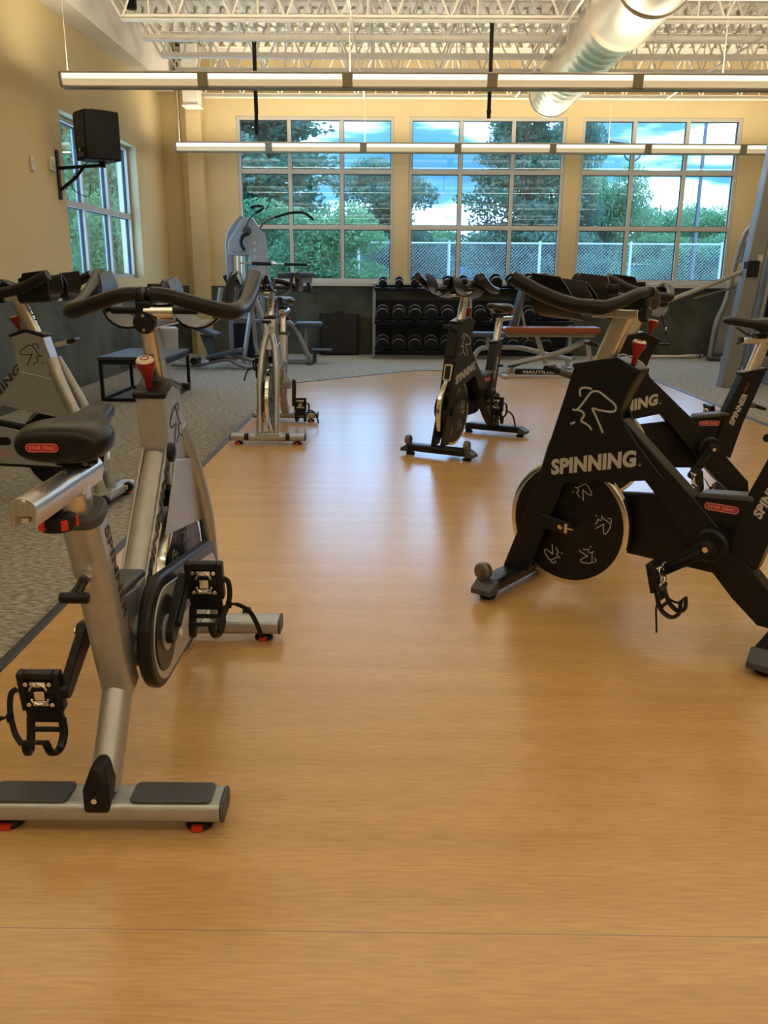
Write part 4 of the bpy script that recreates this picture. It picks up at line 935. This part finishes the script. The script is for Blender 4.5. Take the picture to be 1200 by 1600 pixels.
# ------------------------------------------------------------------ lat / low-row tower (left)
def lat_tower():
    t = thing('lat_pulldown_machine', 'grey cable tower with black-gripped overhead bars at the left window', 'weight machine', (-1.85, 11.0, 0), 0)
    G = M_gymgrey
    MB().prism([(-0.24, 0.05), (-0.15, 0.05), (-0.15, 1.52), (-0.05, 1.70), (0.0, 1.80), (-0.03, 1.82), (-0.10, 1.76), (-0.21, 1.62), (-0.24, 1.50)], -0.03, 0.05, 'y').build('rear_upright', G, t, bevel=0.012)
    MB().prism([(-0.21, 1.34), (-0.20, 1.50), (-0.02, 1.77), (0.10, 1.80), (0.17, 1.70), (0.10, 1.34)], -0.06, 0.06, 'y').build('top_shroud', M_gymlight, t, bevel=0.015)
    m = MB(); lettering(m, 'NAUTILUS', (-0.15, -0.0606, 1.375), (1, 0, 0), (0, 0, 1), 0.18, 0.016); m.build('shroud_lettering', M_dletter, t, smooth=False)
    MB().prism([(0.05, 1.70), (0.12, 1.78), (0.20, 1.66), (0.27, 1.58), (0.31, 1.02), (0.09, 1.02)], -0.10, -0.04, 'y').build('instruction_panel', M_gymlight, t, bevel=0.012)
    m = MB()
    for i in range(16):
        m.box((0.225, -0.1012, 1.50-0.028*i), (0.10, 0.0015, 0.008)); 
        if i % 3 == 0: m.box((0.14, -0.1012, 1.49-0.028*i), (0.035, 0.0015, 0.045))
    m.build('instruction_print', M_letter, t, smooth=False)
    MB().prism([(0.09, 0.98), (0.31, 0.98), (0.31, 1.05), (0.09, 1.05)], -0.11, 0.03, 'y').build('panel_base', M_gymlight, t, bevel=0.008)
    for i, x in enumerate((-0.10, -0.045, 0.02)):
        MB().cyl((x, 0.0, 0.45), (x, 0.0, 1.36), 0.009, 10).build('guide_rod', M_chrome if i < 2 else M_steel, t)
    MB().box((-0.05, 0, 0.30), (0.24, 0.17, 0.44)).build('weight_stack', M_black, t, bevel=0.004)
    for p, q, r in (((0.11, -0.02, 1.0), (-0.02, -0.3, 0.05), 0.032), ((0.19, -0.02, 1.0), (0.23, -0.05, 0.05), 0.034), ((0.26, -0.02, 1.0), (0.40, 0.1, 0.55), 0.026)):
        MB().tube([p, q], r, 8).build('front_strut', G, t)
    # overhead bars
    a = MB().tube(bez([(0.03, -0.06, 1.66), (0.06, -0.12, 1.72), (0.14, -0.22, 1.80), (0.20, -0.26, 1.83)], 5), 0.010, 8); A = a.build('press_arm', M_steel, t)
    MB().tube(bez([(0.19, -0.26, 1.83), (0.27, -0.27, 1.87), (0.27, -0.22, 1.905), (0.18, -0.20, 1.91), (0.12, -0.20, 1.89)], 5), 0.016, 10).build('foam_grip', M_blackpl, A)
    a = MB().tube(bez([(0.18, 0.0, 1.62), (0.24, -0.04, 1.72), (0.33, -0.08, 1.77), (0.40, -0.10, 1.79)], 5), 0.010, 8); A = a.build('press_arm', M_steel, t)
    MB().tube(bez([(0.40, -0.10, 1.79), (0.55, -0.14, 1.83), (0.68, -0.16, 1.845), (0.78, -0.18, 1.83), (0.88, -0.2, 1.76)], 5), 0.016, 10).build('foam_grip', M_blackpl, A)
    MB().tube(bez([(0.06, -0.10, 1.60), (0.0, -0.14, 1.56), (-0.02, -0.15, 1.48), (0.02, -0.15, 1.40)], 5), 0.022, 10).build('cable_cover', M_blackpl, t)
    MB().lathe([(0.0, -0.02), (0.055, -0.02), (0.055, 0.02), (0.0, 0.02)], (0.05, -0.085, 1.63), 'y', 24).build('pulley', M_steel, t)
    a = MB().tube([(-0.05, -0.12, 1.25), (0.82, -0.12, 1.235)], 0.009, 8); A = a.build('row_bar', M_chrome, t)
    MB().tube([(0.10, -0.12, 1.248), (0.34, -0.12, 1.243)], 0.019, 10).build('foam_grip', M_blackpl, A)
    MB().tube([(0.50, -0.12, 1.240), (0.79, -0.12, 1.236)], 0.019, 10).build('foam_grip', M_blackpl, A)
    MB().tube([(0.35, -0.12, 1.243), (0.40, -0.12, 1.242)], 0.026, 10).build('bar_joint', M_chrome, A)
lat_tower()
def row_machine():
    t = thing('seated_row_machine', 'grey seated machine with blue pads behind the facing silver bike', 'weight machine', (-1.5, 11.1, 0), 0)
    G = M_gymgrey
    MB().box((0.32, 0.05, 1.115), (0.40, 0.22, 0.055)).box((0.12, 0.05, 1.10), (0.16, 0.20, 0.07)).build('chest_pad', M_pad, t, bevel=0.02, segs=3)
    MB().box((0.36, 0.05, 1.045), (0.22, 0.05, 0.08)).build('pad_bracket', M_gymlight, t, bevel=0.006)
    for p in ([(0.16, -0.06, 0.95), (0.32, -0.08, 0.93), (0.44, -0.08, 0.92), (0.47, -0.08, 0.90)], ): MB().tube(bez(p, 4), 0.018, 8).build('handle_arm', M_black, t)
    MB().tube([(0.46, -0.08, 0.90), (0.43, -0.08, 1.02)], 0.026, 10).build('handle_grip', M_blackpl, t)
    MB().tube([(-0.62, -0.1, 1.10), (-0.56, -0.1, 0.98), (-0.50, -0.1, 0.95)], 0.028, 10).build('handle_grip', M_blackpl, t)
    # seat on arched tube
    MB().box((0.42, 0.0, 0.50), (0.34, 0.30, 0.06)).build('seat_pad', M_pad, t, bevel=0.02, segs=3)
    MB().tube(bez([(-0.25, 0, 0.53), (0.10, 0, 0.535), (0.20, 0, 0.50), (0.27, -0.02, 0.42), (0.38, -0.05, 0.18), (0.43, -0.05, 0.06)], 5), 0.030, 10).build('seat_arch', G, t)
    MB().tube([(0.38, 0, 0.47), (0.37, 0, 0.10)], 0.026, 8).build('seat_post', G, t)
    MB().box((0.12, -0.02, 0.035), (0.66, 0.10, 0.06)).build('base_beam', G, t, bevel=0.008)
    MB().box((0.44, -0.02, 0.02), (0.07, 0.40, 0.04)).build('base_foot', M_steel, t, bevel=0.006)
    MB().at(Matrix.Translation((0.58, 0.1, 0.17))).box((0, 0, 0), (0.26, 0.18, 0.022)).box((-0.10, 0, -0.08), (0.05, 0.05, 0.16)).build('foot_plate', M_pad, t, bevel=0.006)
    MB().tube([(-0.5, -0.1, 0.60), (-0.25, -0.05, 0.54), (0.0, 0, 0.54)], 0.024, 8).build('cross_tube', G, t)
    for x in (-0.24, -0.02): MB().cyl((x, 0.12, 0.84), (x, 0.12, 0.02), 0.028, 8).build('frame_column', G, t)
    MB().tube([(-0.30, 0.12, 0.82), (0.12, 0.12, 0.82)], 0.026, 8).build('cross_tube', G, t)
    MB().lathe([(0.0, -0.06), (0.075, -0.06), (0.082, -0.04), (0.082, 0.04), (0.075, 0.06), (0.0, 0.06)], (0.12, -0.1, 0.74), 'x', 24).build('roller_pad', M_blackpl, t)
    MB().tube([(0.0, -0.1, 0.74), (0.0, 0.12, 0.80)], 0.02, 8).build('roller_arm', M_steel, t)
row_machine()
def leg_machine():
    t = thing('leg_machine', 'grey bent-tube machine with dark pads between low table and tower', 'weight machine', (-2.2, 10.4, 0), 0)
    G = M_gymgrey
    MB().at(Matrix.Translation((-0.06, 0, 0.46)) @ Matrix.Rotation(math.radians(22), 4, 'Y')).box((0, 0, 0), (0.34, 0.26, 0.06)).build('seat_pad', M_pad, t, bevel=0.018, segs=3)
    MB().prism([(-0.13, 0.42), (0.04, 0.38), (0.06, 0.08), (-0.02, 0.10)], -0.035, 0.035, 'y').build('pad_post', M_pad, t, bevel=0.008)
    MB().at(Matrix.Translation((0.16, 0, 0.185)) @ Matrix.Rotation(math.radians(-12), 4, 'Y')).box((0, 0, 0), (0.44, 0.24, 0.055)).build('lower_pad', M_pad, t, bevel=0.018, segs=3)
    MB().tube([(-0.20, -0.12, 0.10), (-0.20, 0.12, 0.10)], 0.045, 16).build('ankle_roller', M_blackpl, t)
    MB().tube(bez([(-0.5, 0.0, 0.05), (-0.20, 0, 0.045), (-0.02, -0.02, 0.085), (0.20, -0.04, 0.12), (0.34, -0.06, 0.06), (0.48, -0.1, 0.035), (0.62, -0.12, 0.06)], 6), 0.028, 10).build('base_tube', G, t)
    MB().tube(bez([(0.20, 0.12, 0.16), (0.45, 0.10, 0.10), (0.68, 0.05, 0.05)], 5), 0.024, 10).build('base_tube', G, t)
    MB().tube(bez([(0.48, -0.1, 0.03), (0.62, -0.1, 0.06), (0.72, -0.1, 0.18), (0.73, -0.1, 0.36), (0.66, -0.1, 0.56), (0.56, -0.1, 0.86), (0.5, -0.1, 0.98)], 6), 0.030, 12).build('main_tube', G, t)
    MB().tube(bez([(0.70, 0.15, 0.08), (0.58, 0.15, 0.14), (0.52, 0.15, 0.26), (0.50, 0.15, 0.55), (0.44, 0.15, 0.90)], 6), 0.026, 12).build('rear_tube', G, t)
    MB().tube([(0.17, -0.1, 0.96), (0.14, -0.1, 0.80), (0.11, -0.1, 0.68)], 0.030, 8).build('grip_tube', G, t)
    for s in (0.78, 0.95): MB().tube([(0.20, 0.0, s), (0.62, 0.0, s+0.01)], 0.018, 8).build('cross_bar', G, t)
leg_machine()

# ------------------------------------------------------------------ cable tower on the right
def cable_tower():
    t = thing('cable_crossover_machine', 'tall grey cable column with silver arm reaching left at the right edge', 'weight machine', (3.50, 8.95, 0), 0)
    G = M_gymgrey
    m = MB(); m.prism([(-0.05, -0.05), (0.10, -0.05), (0.16, 0.06), (0.16, 0.20), (0.02, 0.20), (-0.05, 0.10)], 0.0, 2.9, 'z'); m.v = [(a+0.10*c, b, c) for a, b, c in m.v]; m.build('main_column', G, t, bevel=0.010)
    m = MB(); m.prism([(0.22, 0.04), (0.26, 0.04), (0.26, 0.18), (0.22, 0.18)], 0.05, 2.8, 'z'); m.v = [(a+0.10*c, b, c) for a, b, c in m.v]; m.build('inner_column', M_gymlight, t, bevel=0.004)
    MB().box((0.19, -0.055, 1.30), (0.05, 0.006, 0.07)).build('column_sticker', M_frame, t)
    m = MB().tube([(0.20, 0.05, 1.23), (-0.22, 0.18, 1.03), (-0.62, 0.26, 0.86)], 0.024, 12); A = m.build('cable_arm', M_gymlight, t)
    MB().tube([(0.02, 0.04, 1.02), (-0.36, 0.16, 0.90)], 0.012, 8).build('arm_brace', M_steel, A)
    MB().box((0.13, -0.01, 1.20), (0.12, 0.12, 0.16)).build('arm_carriage', M_blackpl, A, bevel=0.01)
    MB().lathe([(0.0, -0.035), (0.08, -0.035), (0.095, -0.02), (0.095, 0.02), (0.08, 0.035), (0.0, 0.035)], (-0.68, 0.27, 0.80), 'y', 28).build('swivel_pulley', M_gymgrey, A)
    MB().tube([(-0.66, 0.24, 0.74), (-0.61, 0.24, 0.60), (-0.59, 0.24, 0.52)], 0.007, 6).build('cable', M_black, A)
    MB().cyl((-0.60, 0.24, 0.60), (-0.595, 0.24, 0.57), 0.012).build('carabiner', M_chrome, A)
    h = MB().tube([(-0.595, 0.24, 0.555), (-0.66, 0.24, 0.42), (-0.53, 0.24, 0.42)], 0.006, 6, closed=True); H_ = h.build('handle_strap', M_black, A)
    MB().tube([(-0.66, 0.24, 0.42), (-0.53, 0.24, 0.42)], 0.014, 10).build('handle_grip', M_blackpl, H_)
    MB().box((0.45, 0.35, 0.24), (0.75, 0.10, 0.10)).build('base_beam', G, t, bevel=0.01)
    MB().box((0.60, 0.35, 0.10), (0.12, 0.5, 0.19)).build('base_foot', G, t, bevel=0.01)
    MB().box((0.60, 0.45, 0.95), (0.20, 0.14, 1.3)).build('weight_stack', M_black, t, bevel=0.008)
    for x in (0.32, 0.40): MB().cyl((x, 0.3, 0.2), (x, 0.3, 2.7), 0.008, 8).build('guide_rod', M_chrome, t)
    for z in (0.95, 1.02, 1.1, 1.2): MB().cyl((0.28, 0.2, z), (0.28, 0.14, z), 0.018, 10).build('adjust_pin', M_chrome, t)
cable_tower()
def shroud_machine():
    t = thing('shrouded_weight_machine', 'grey weight machine with rounded top panel beside the right window', 'weight machine', (4.62, 11.95, 0), 0)
    G = M_gymgrey
    # leaning outline tube
    MB().tube(bez([(-0.20, 0, 0.05), (-0.16, 0, 0.50), (-0.06, 0, 0.80), (0.00, 0, 1.20), (0.06, 0, 1.55), (0.14, 0, 1.74), (0.30, 0, 1.80), (0.60, 0, 1.80)], 6), 0.034, 10).build('outer_tube', G, t)
    MB().prism([(-0.15, 0.10), (-0.12, 0.50), (-0.03, 0.80), (0.0, 1.00), (0.55, 1.00), (0.55, 0.10)], 0.0, 0.03, 'y').build('lower_shroud', M_gymgrey, t, bevel=0.006)
    MB().prism([(0.06, 1.30), (0.10, 1.55), (0.18, 1.70), (0.30, 1.76), (0.60, 1.76), (0.60, 1.30)], 0.0, 0.03, 'y').build('upper_shroud', M_gymlight, t, bevel=0.006)
    m = MB()
    for i in range(3):
        for j in range(4): m.box((0.20+0.085*j, -0.0015, 1.60-0.085*i), (0.06, 0.003, 0.06))
    m.build('instruction_print', M_frame, t, smooth=False)
    MB().cyl((0.18, -0.01, 1.40), (0.18, -0.06, 1.40), 0.045).build('round_knob', M_blackpl, t)
    MB().box((0.27, 0.02, 1.02), (0.58, 0.05, 0.05)).build('cross_rail', G, t, bevel=0.006)
    MB().box((0.21, -0.006, 0.92), (0.07, 0.006, 0.07)).build('sticker', M_frame, t)
    MB().box((0.28, 0.05, 1.15), (0.05, 0.05, 0.28)).box((0.48, 0.05, 1.15), (0.05, 0.05, 0.28)).build('rear_frame', M_gymlight, t)
    MB().box((0.30, 0.08, 0.05), (0.85, 0.10, 0.07)).build('base_beam', M_steel, t, bevel=0.01)
    MB().box((-0.14, -0.12, 0.03), (0.26, 0.10, 0.05)).build('base_foot', M_steel, t, bevel=0.008)
shroud_machine()
def barbell(x, y, L, lab, ang):
    t = thing('barbell', lab, 'barbell', (x, y, 0.0), math.radians(ang), 'bars lying by the wall')
    MB().cyl((0, 0, 0.026), (L, 0, 0.026), 0.013, 12).build('bar_shaft', M_alu, t)
    MB().cyl((0.0, 0, 0.026), (0.28, 0, 0.026), 0.025, 16).cyl((L-0.28, 0, 0.026), (L, 0, 0.026), 0.025, 16).build('bar_sleeve', M_alu, t)
barbell(3.05, 12.05, 1.25, 'silver bar lying on the carpet below the right window, nearer one', 6)
barbell(3.20, 12.28, 1.25, 'silver bar lying on the carpet against the far wall, farther one', 1)
tag(MB().tube(bez([(4.36, 12.16, 0.06), (4.36, 12.16, 0.16), (4.41, 12.16, 0.20), (4.46, 12.16, 0.16), (4.46, 12.16, 0.0)], 4), 0.012, 8).tube([(4.36, 12.16, 0.06), (4.36, 12.16, 0.0)], 0.012, 8).build('row_handle', M_steel), 'small bent steel handle standing beside the silver bars', 'handle')

# ------------------------------------------------------------------ outside
GZ = -1.2
M_grass = noisy('outside_grass', (0.05, 0.09, 0.03), (0.10, 0.16, 0.06), ns=3, rough=0.95, spec=0.1)
struct(MB().box((0, 112, GZ-0.1), (400, 196, 0.2)).build('ground', M_grass, smooth=False))
M_galv = mat('galvanised_fence', (0.46, 0.50, 0.54), 0.5, 0.4)
M_screen = mat('blue_court_screen', (0.08, 0.19, 0.36), 0.8)
def leaf_mat(name, c1, c2):
    m = noisy(name, c1, c2, ns=0.9, rough=0.7, spec=0.2)
    nt = m.node_tree; N = nt.nodes; L = nt.links; tr = N.new('ShaderNodeBsdfTranslucent'); mx = N.new('ShaderNodeMixShader'); mx.inputs[0].default_value = 0.4
    L.new(N['Principled BSDF'].inputs['Base Color'].links[0].from_socket, tr.inputs[0]); L.new(N['Principled BSDF'].outputs[0], mx.inputs[1]); L.new(tr.outputs[0], mx.inputs[2])
    L.new(mx.outputs[0], [n for n in N if n.type == 'OUTPUT_MATERIAL'][0].inputs[0])
    return m
LEAF = [leaf_mat('pine_needles', (0.07, 0.15, 0.11), (0.14, 0.25, 0.17)), leaf_mat('broad_leaves', (0.08, 0.21, 0.11), (0.19, 0.36, 0.17)), leaf_mat('pale_leaves', (0.14, 0.28, 0.16), (0.28, 0.44, 0.25))]
M_bark = noisy('bark', (0.06, 0.045, 0.03), (0.12, 0.095, 0.07), (1, 1, 0.2), 12, 0.9)
def leaves(mb, cen, spread, n, size, flat=1.0):
    vs = []; fs = []
    for _ in range(n):
        while True:
            p = Vector((random.uniform(-1, 1), random.uniform(-1, 1), random.uniform(-1, 1)))
            if p.length < 1: break
        p = Vector((p.x*spread[0], p.y*spread[1], p.z*spread[2]))+Vector(cen)
        a = Vector((random.gauss(0, 1), random.gauss(0, 1), random.gauss(0, flat))).normalized(); b = a.cross(Vector((random.gauss(0, 1), random.gauss(0, 1), random.gauss(0, 1)))).normalized()
        s = size*random.uniform(0.6, 1.3); o = len(vs); vs += [p-a*s, p+b*s*0.45, p+a*s, p-b*s*0.45]; fs.append((o, o+1, o+2, o+3))
    mb.add(vs, fs)
def tree_meshes(kind, h, w, n):
    fol = MB(); tr = MB()
    tr.tube([(0, 0, 0), (0.05, 0, h*0.4), (0.0, 0.05, h*0.95)], [h*0.022, h*0.016, h*0.004], 8)
    if kind == 'pine':
        for i in range(26):
            z = h*(0.16+0.82*i/25); rr = w*0.5*(1.05-0.80*(i/25))*random.uniform(0.75, 1.15)
            for k in range(6):
                a = random.uniform(0, 2*PI); q = Vector((math.cos(a), math.sin(a), 0)); e = q*rr*random.uniform(0.7, 1.0)+Vector((0, 0, z+rr*0.16))
                tr.tube([(0, 0, z), tuple(e)], [0.04, 0.012], 4)
                for f in (0.35, 0.6, 0.82, 1.0): leaves(fol, Vector((0, 0, z)).lerp(e, f), (rr*0.24, rr*0.24, h*0.020), n//330, 0.085*h/9, 0.5)
    else:
        for i in range(34):
            a = random.uniform(0, 2*PI); z = h*random.uniform(0.25, 0.93); prof = math.sin(min(1, (z/h)*1.05)*PI*0.86)**0.6
            q = w*0.5*prof*random.uniform(0.15, 0.95); c = (math.cos(a)*q, math.sin(a)*q, z)
            tr.tube([(0, 0, z*0.6), c], [0.05, 0.015], 4)
            leaves(fol, c, (w*0.19, w*0.19, h*0.095), n//26, 0.075*h/6)
    return fol, tr
protos = {}
def tree(kind, mi, x, y, h, w, label, z=GZ, n=26000, cat='tree'):
    key = (kind, mi)
    if key not in protos:
        H = 9.0 if kind == 'pine' else 6.0; W = 5.0
        fol, tr = tree_meshes(kind, H, W, n)
        t = thing('pine_tree' if kind == 'pine' else 'leafy_tree', label, cat, (0, 0, 0), 0, 'trees beyond the fence')
        f = fol.build('foliage', LEAF[mi], t, smooth=False); b = tr.build('trunk', M_bark, t); protos[key] = (t, [f, b], H, W); r = t
    else:
        t, ps, H, W = protos[key]; r = t.copy(); C.objects.link(r)
        for p in ps: c = p.copy(); C.objects.link(c); c.parent = r
    H, W = protos[key][2], protos[key][3]
    r.location = (x, y, z); r.rotation_euler = (0, 0, random.uniform(0, 6.28)); r.scale = (w/W, w/W, h/H); r['label'] = label
def px2x(px, y): # lateral position of a far thing seen through the windows
    return (px-611.0)/1318.5*y*0.98
T = [('pine', 0, 385, 24.5, 10.5, 6.5, 'big dark pine at the left side of the first far window'),
     ('pine', 0, 440, 38, 8.4, 5.2, 'pine leaning into the upper left window behind the big one'),
     ('pine', 0, 806, 34, 12.0, 5.2, 'tall dark pine in the middle window, right half'),
     ('leafy', 0, 870, 39, 9.0, 3.2, 'dark tree at the right edge of the middle window'),
     ('leafy', 0, 612, 34, 6.4, 4.6, 'loose dark tree standing between the first and middle window'),
     ('leafy', 1, 470, 24, 4.4, 4.4, 'green bushy tree low in the first window'),
     ('leafy', 1, 400, 22, 4.0, 3.6, 'green bush at the lower left of the first window'),
     ('leafy', 1, 560, 40, 4.8, 4.6, 'mid green tree behind the fence in the first window'),
     ('leafy', 0, 700, 44, 4.0, 5.6, 'low dark tree behind the fence in the middle window'),
     ('leafy', 0, 765, 40, 4.3, 4.6, 'low bushy tree left of the tall pine'),
     ('leafy', 2, 925, 34, 6.2, 3.6, 'pale willowy tree beside the lamp post in the right window'),
     ('leafy', 1, 1010, 44, 6.0, 5.2, 'rounded green tree in the centre of the right window'),
     ('leafy', 1, 1078, 46, 6.0, 4.6, 'rounded green tree right of centre in the right window'),
     ('leafy', 0, 1140, 50, 5.4, 3.6, 'dark tree at the right edge of the right window'),
     ('leafy', 2, 975, 35, 4.0, 4.0, 'pale low bush behind the fence in the right window'),
     ('leafy', 1, 1060, 35, 4.1, 5.0, 'green bush behind the fence at the right window'),
     ('leafy', 1, 650, 52, 5.2, 7.0, 'wide far tree between first and middle window')]
placed = []
for k, mi, px, y, h, w, lab in T:
    y2 = y
    while True:
        w2 = w*y2/y; x2 = px2x(px, y2)
        ok = abs(y2-29) > w2*0.70 and abs(y2-52) > w2*0.70 and all(math.hypot(x2-a, y2-b) > (w2+c)*0.69 for a, b, c in placed)
        if ok or y2 > 170: break
        y2 += 1.0
    placed.append((x2, y2, w2)); tree(k, mi, x2, y2, (h+GZ-1.12)*y2/y+1.12-GZ, w2, lab)
for i, (x, y, h, w, k, mi) in enumerate(((-9.5, 22, 8.5, 5.0, 'leafy', 1), (-7.6, 24, 7.5, 5, 'leafy', 2), (-13.0, 30, 10, 6, 'pine', 0), (-10.2, 30, 6.5, 6, 'leafy', 0), (-6.2, 19.5, 4.2, 3.2, 'leafy', 1))):
    tree(k, mi, x, y, h, w, ['bright green tree outside the left wall window', 'pale tree outside the left window, right panes', 'dark pine far outside the left window', 'dark rounded tree behind the left window trees', 'small green tree low outside the left window'][i])

def fence(y, ztop, x0, x1, step, posts_r, mesh_step, label, rot=0.0, px0=None, screen=False, barbs=True):
    t = thing('chain_link_fence', label, 'fence', (0, y, 0), rot)
    xs = []; x = x0
    while x <= x1: xs.append(x); x += step
    for x in xs: MB().cyl((x, 0, GZ), (x, 0, ztop+0.08), posts_r, 8).build('fence_post', M_galv, t)
    MB().tube([(x0, 0, ztop), (x1, 0, ztop)], posts_r*0.62, 8).build('top_rail', M_galv, t)
    m = MB(); H = ztop-GZ; wr = 0.0045; z0 = max(GZ, 0.2); H = ztop-z0
    n = int((x1-x0)/mesh_step)
    for i in range(-int(H/mesh_step), n):
        xa = x0+i*mesh_step
        for s in (1, -1):
            a, b = (xa, xa+H) if s > 0 else (xa+H, xa); za, zb = z0, ztop
            # clip to panel
            lo, hi = x0, x1
            A, B = Vector((a, 0, za)), Vector((b, 0, zb))
            def cl(P, Q):
                if P.x < lo: P = P.lerp(Q, (lo-P.x)/(Q.x-P.x))
                elif P.x > hi: P = P.lerp(Q, (P.x-hi)/(P.x-Q.x))
                return P
            if max(A.x, B.x) <= lo or min(A.x, B.x) >= hi: continue
            A2 = cl(A, B); B2 = cl(B, A); m.tube([A2, B2], wr, 3, caps=False)
    o = m.build('wire_mesh', M_galv, t, smooth=False); 
    if screen: MB().box(((x0+x1)/2, 0.03, (z0+ztop-0.15)/2), (x1-x0, 0.006, ztop-0.15-z0)).build('wind_screen', M_screen, t)
fence(29.0, 2.13, -1.14, 13.8, 2.97, 0.05, 0.11, 'tall chain-link fence beyond the windows, nearer one')
fence(52.0, 1.80, -3.0, 16.0, 2.15, 0.045, 0.30, 'lower far fence with blue wind screen behind the nearer fence', screen=True)
def lamp_post(x, y, h, lab, double=False):
    t = thing('street_lamp', lab, 'street lamp', (x, y, GZ), 0)
    MB().tube([(0, 0, 0), (0, 0, h)], [0.09, 0.055], 10).build('pole', M_steel, t)
    MB().tube(bez([(-0.28, 0, h+0.42), (-0.25, 0, h+0.12), (0, 0, h-0.02), (0.25, 0, h+0.12), (0.28, 0, h+0.42)], 5), 0.035, 8).build('yoke', M_steel, t)
    MB().at(Matrix.Translation((-0.55, 0, h+0.62)) @ Matrix.Rotation(math.radians(8), 4, 'Y')).prism([(-0.45, -0.02), (-0.30, 0.09), (0.30, 0.09), (0.40, 0.0), (0.30, -0.04), (-0.40, -0.05)], -0.16, 0.16, 'y').build('lamp_head', M_gymgrey, t, bevel=0.02)
    MB().tube([(-0.28, 0, h+0.42), (-0.25, 0, h+0.60)], 0.03, 8).build('head_bracket', M_steel, t)
lamp_post(px2x(963, 32.5), 32.5, 6.3, 'street lamp with one grey head in the right window')
lamp_post(px2x(1067, 31), 31, 8.0, 'taller street lamp pole near the right window mullion')

t = thing('ceiling_camera', 'small black device on the white girder at the top left', 'camera', (-2.80, 10.05, 3.90), 0)
MB().cyl((0, 0, -0.08), (0, 0, 0.04), 0.055, 20).build('camera_body', M_black, t, bevel=0.01)
MB().box((-0.05, 0, 0.06), (0.14, 0.05, 0.06)).build('mount', M_black, t)
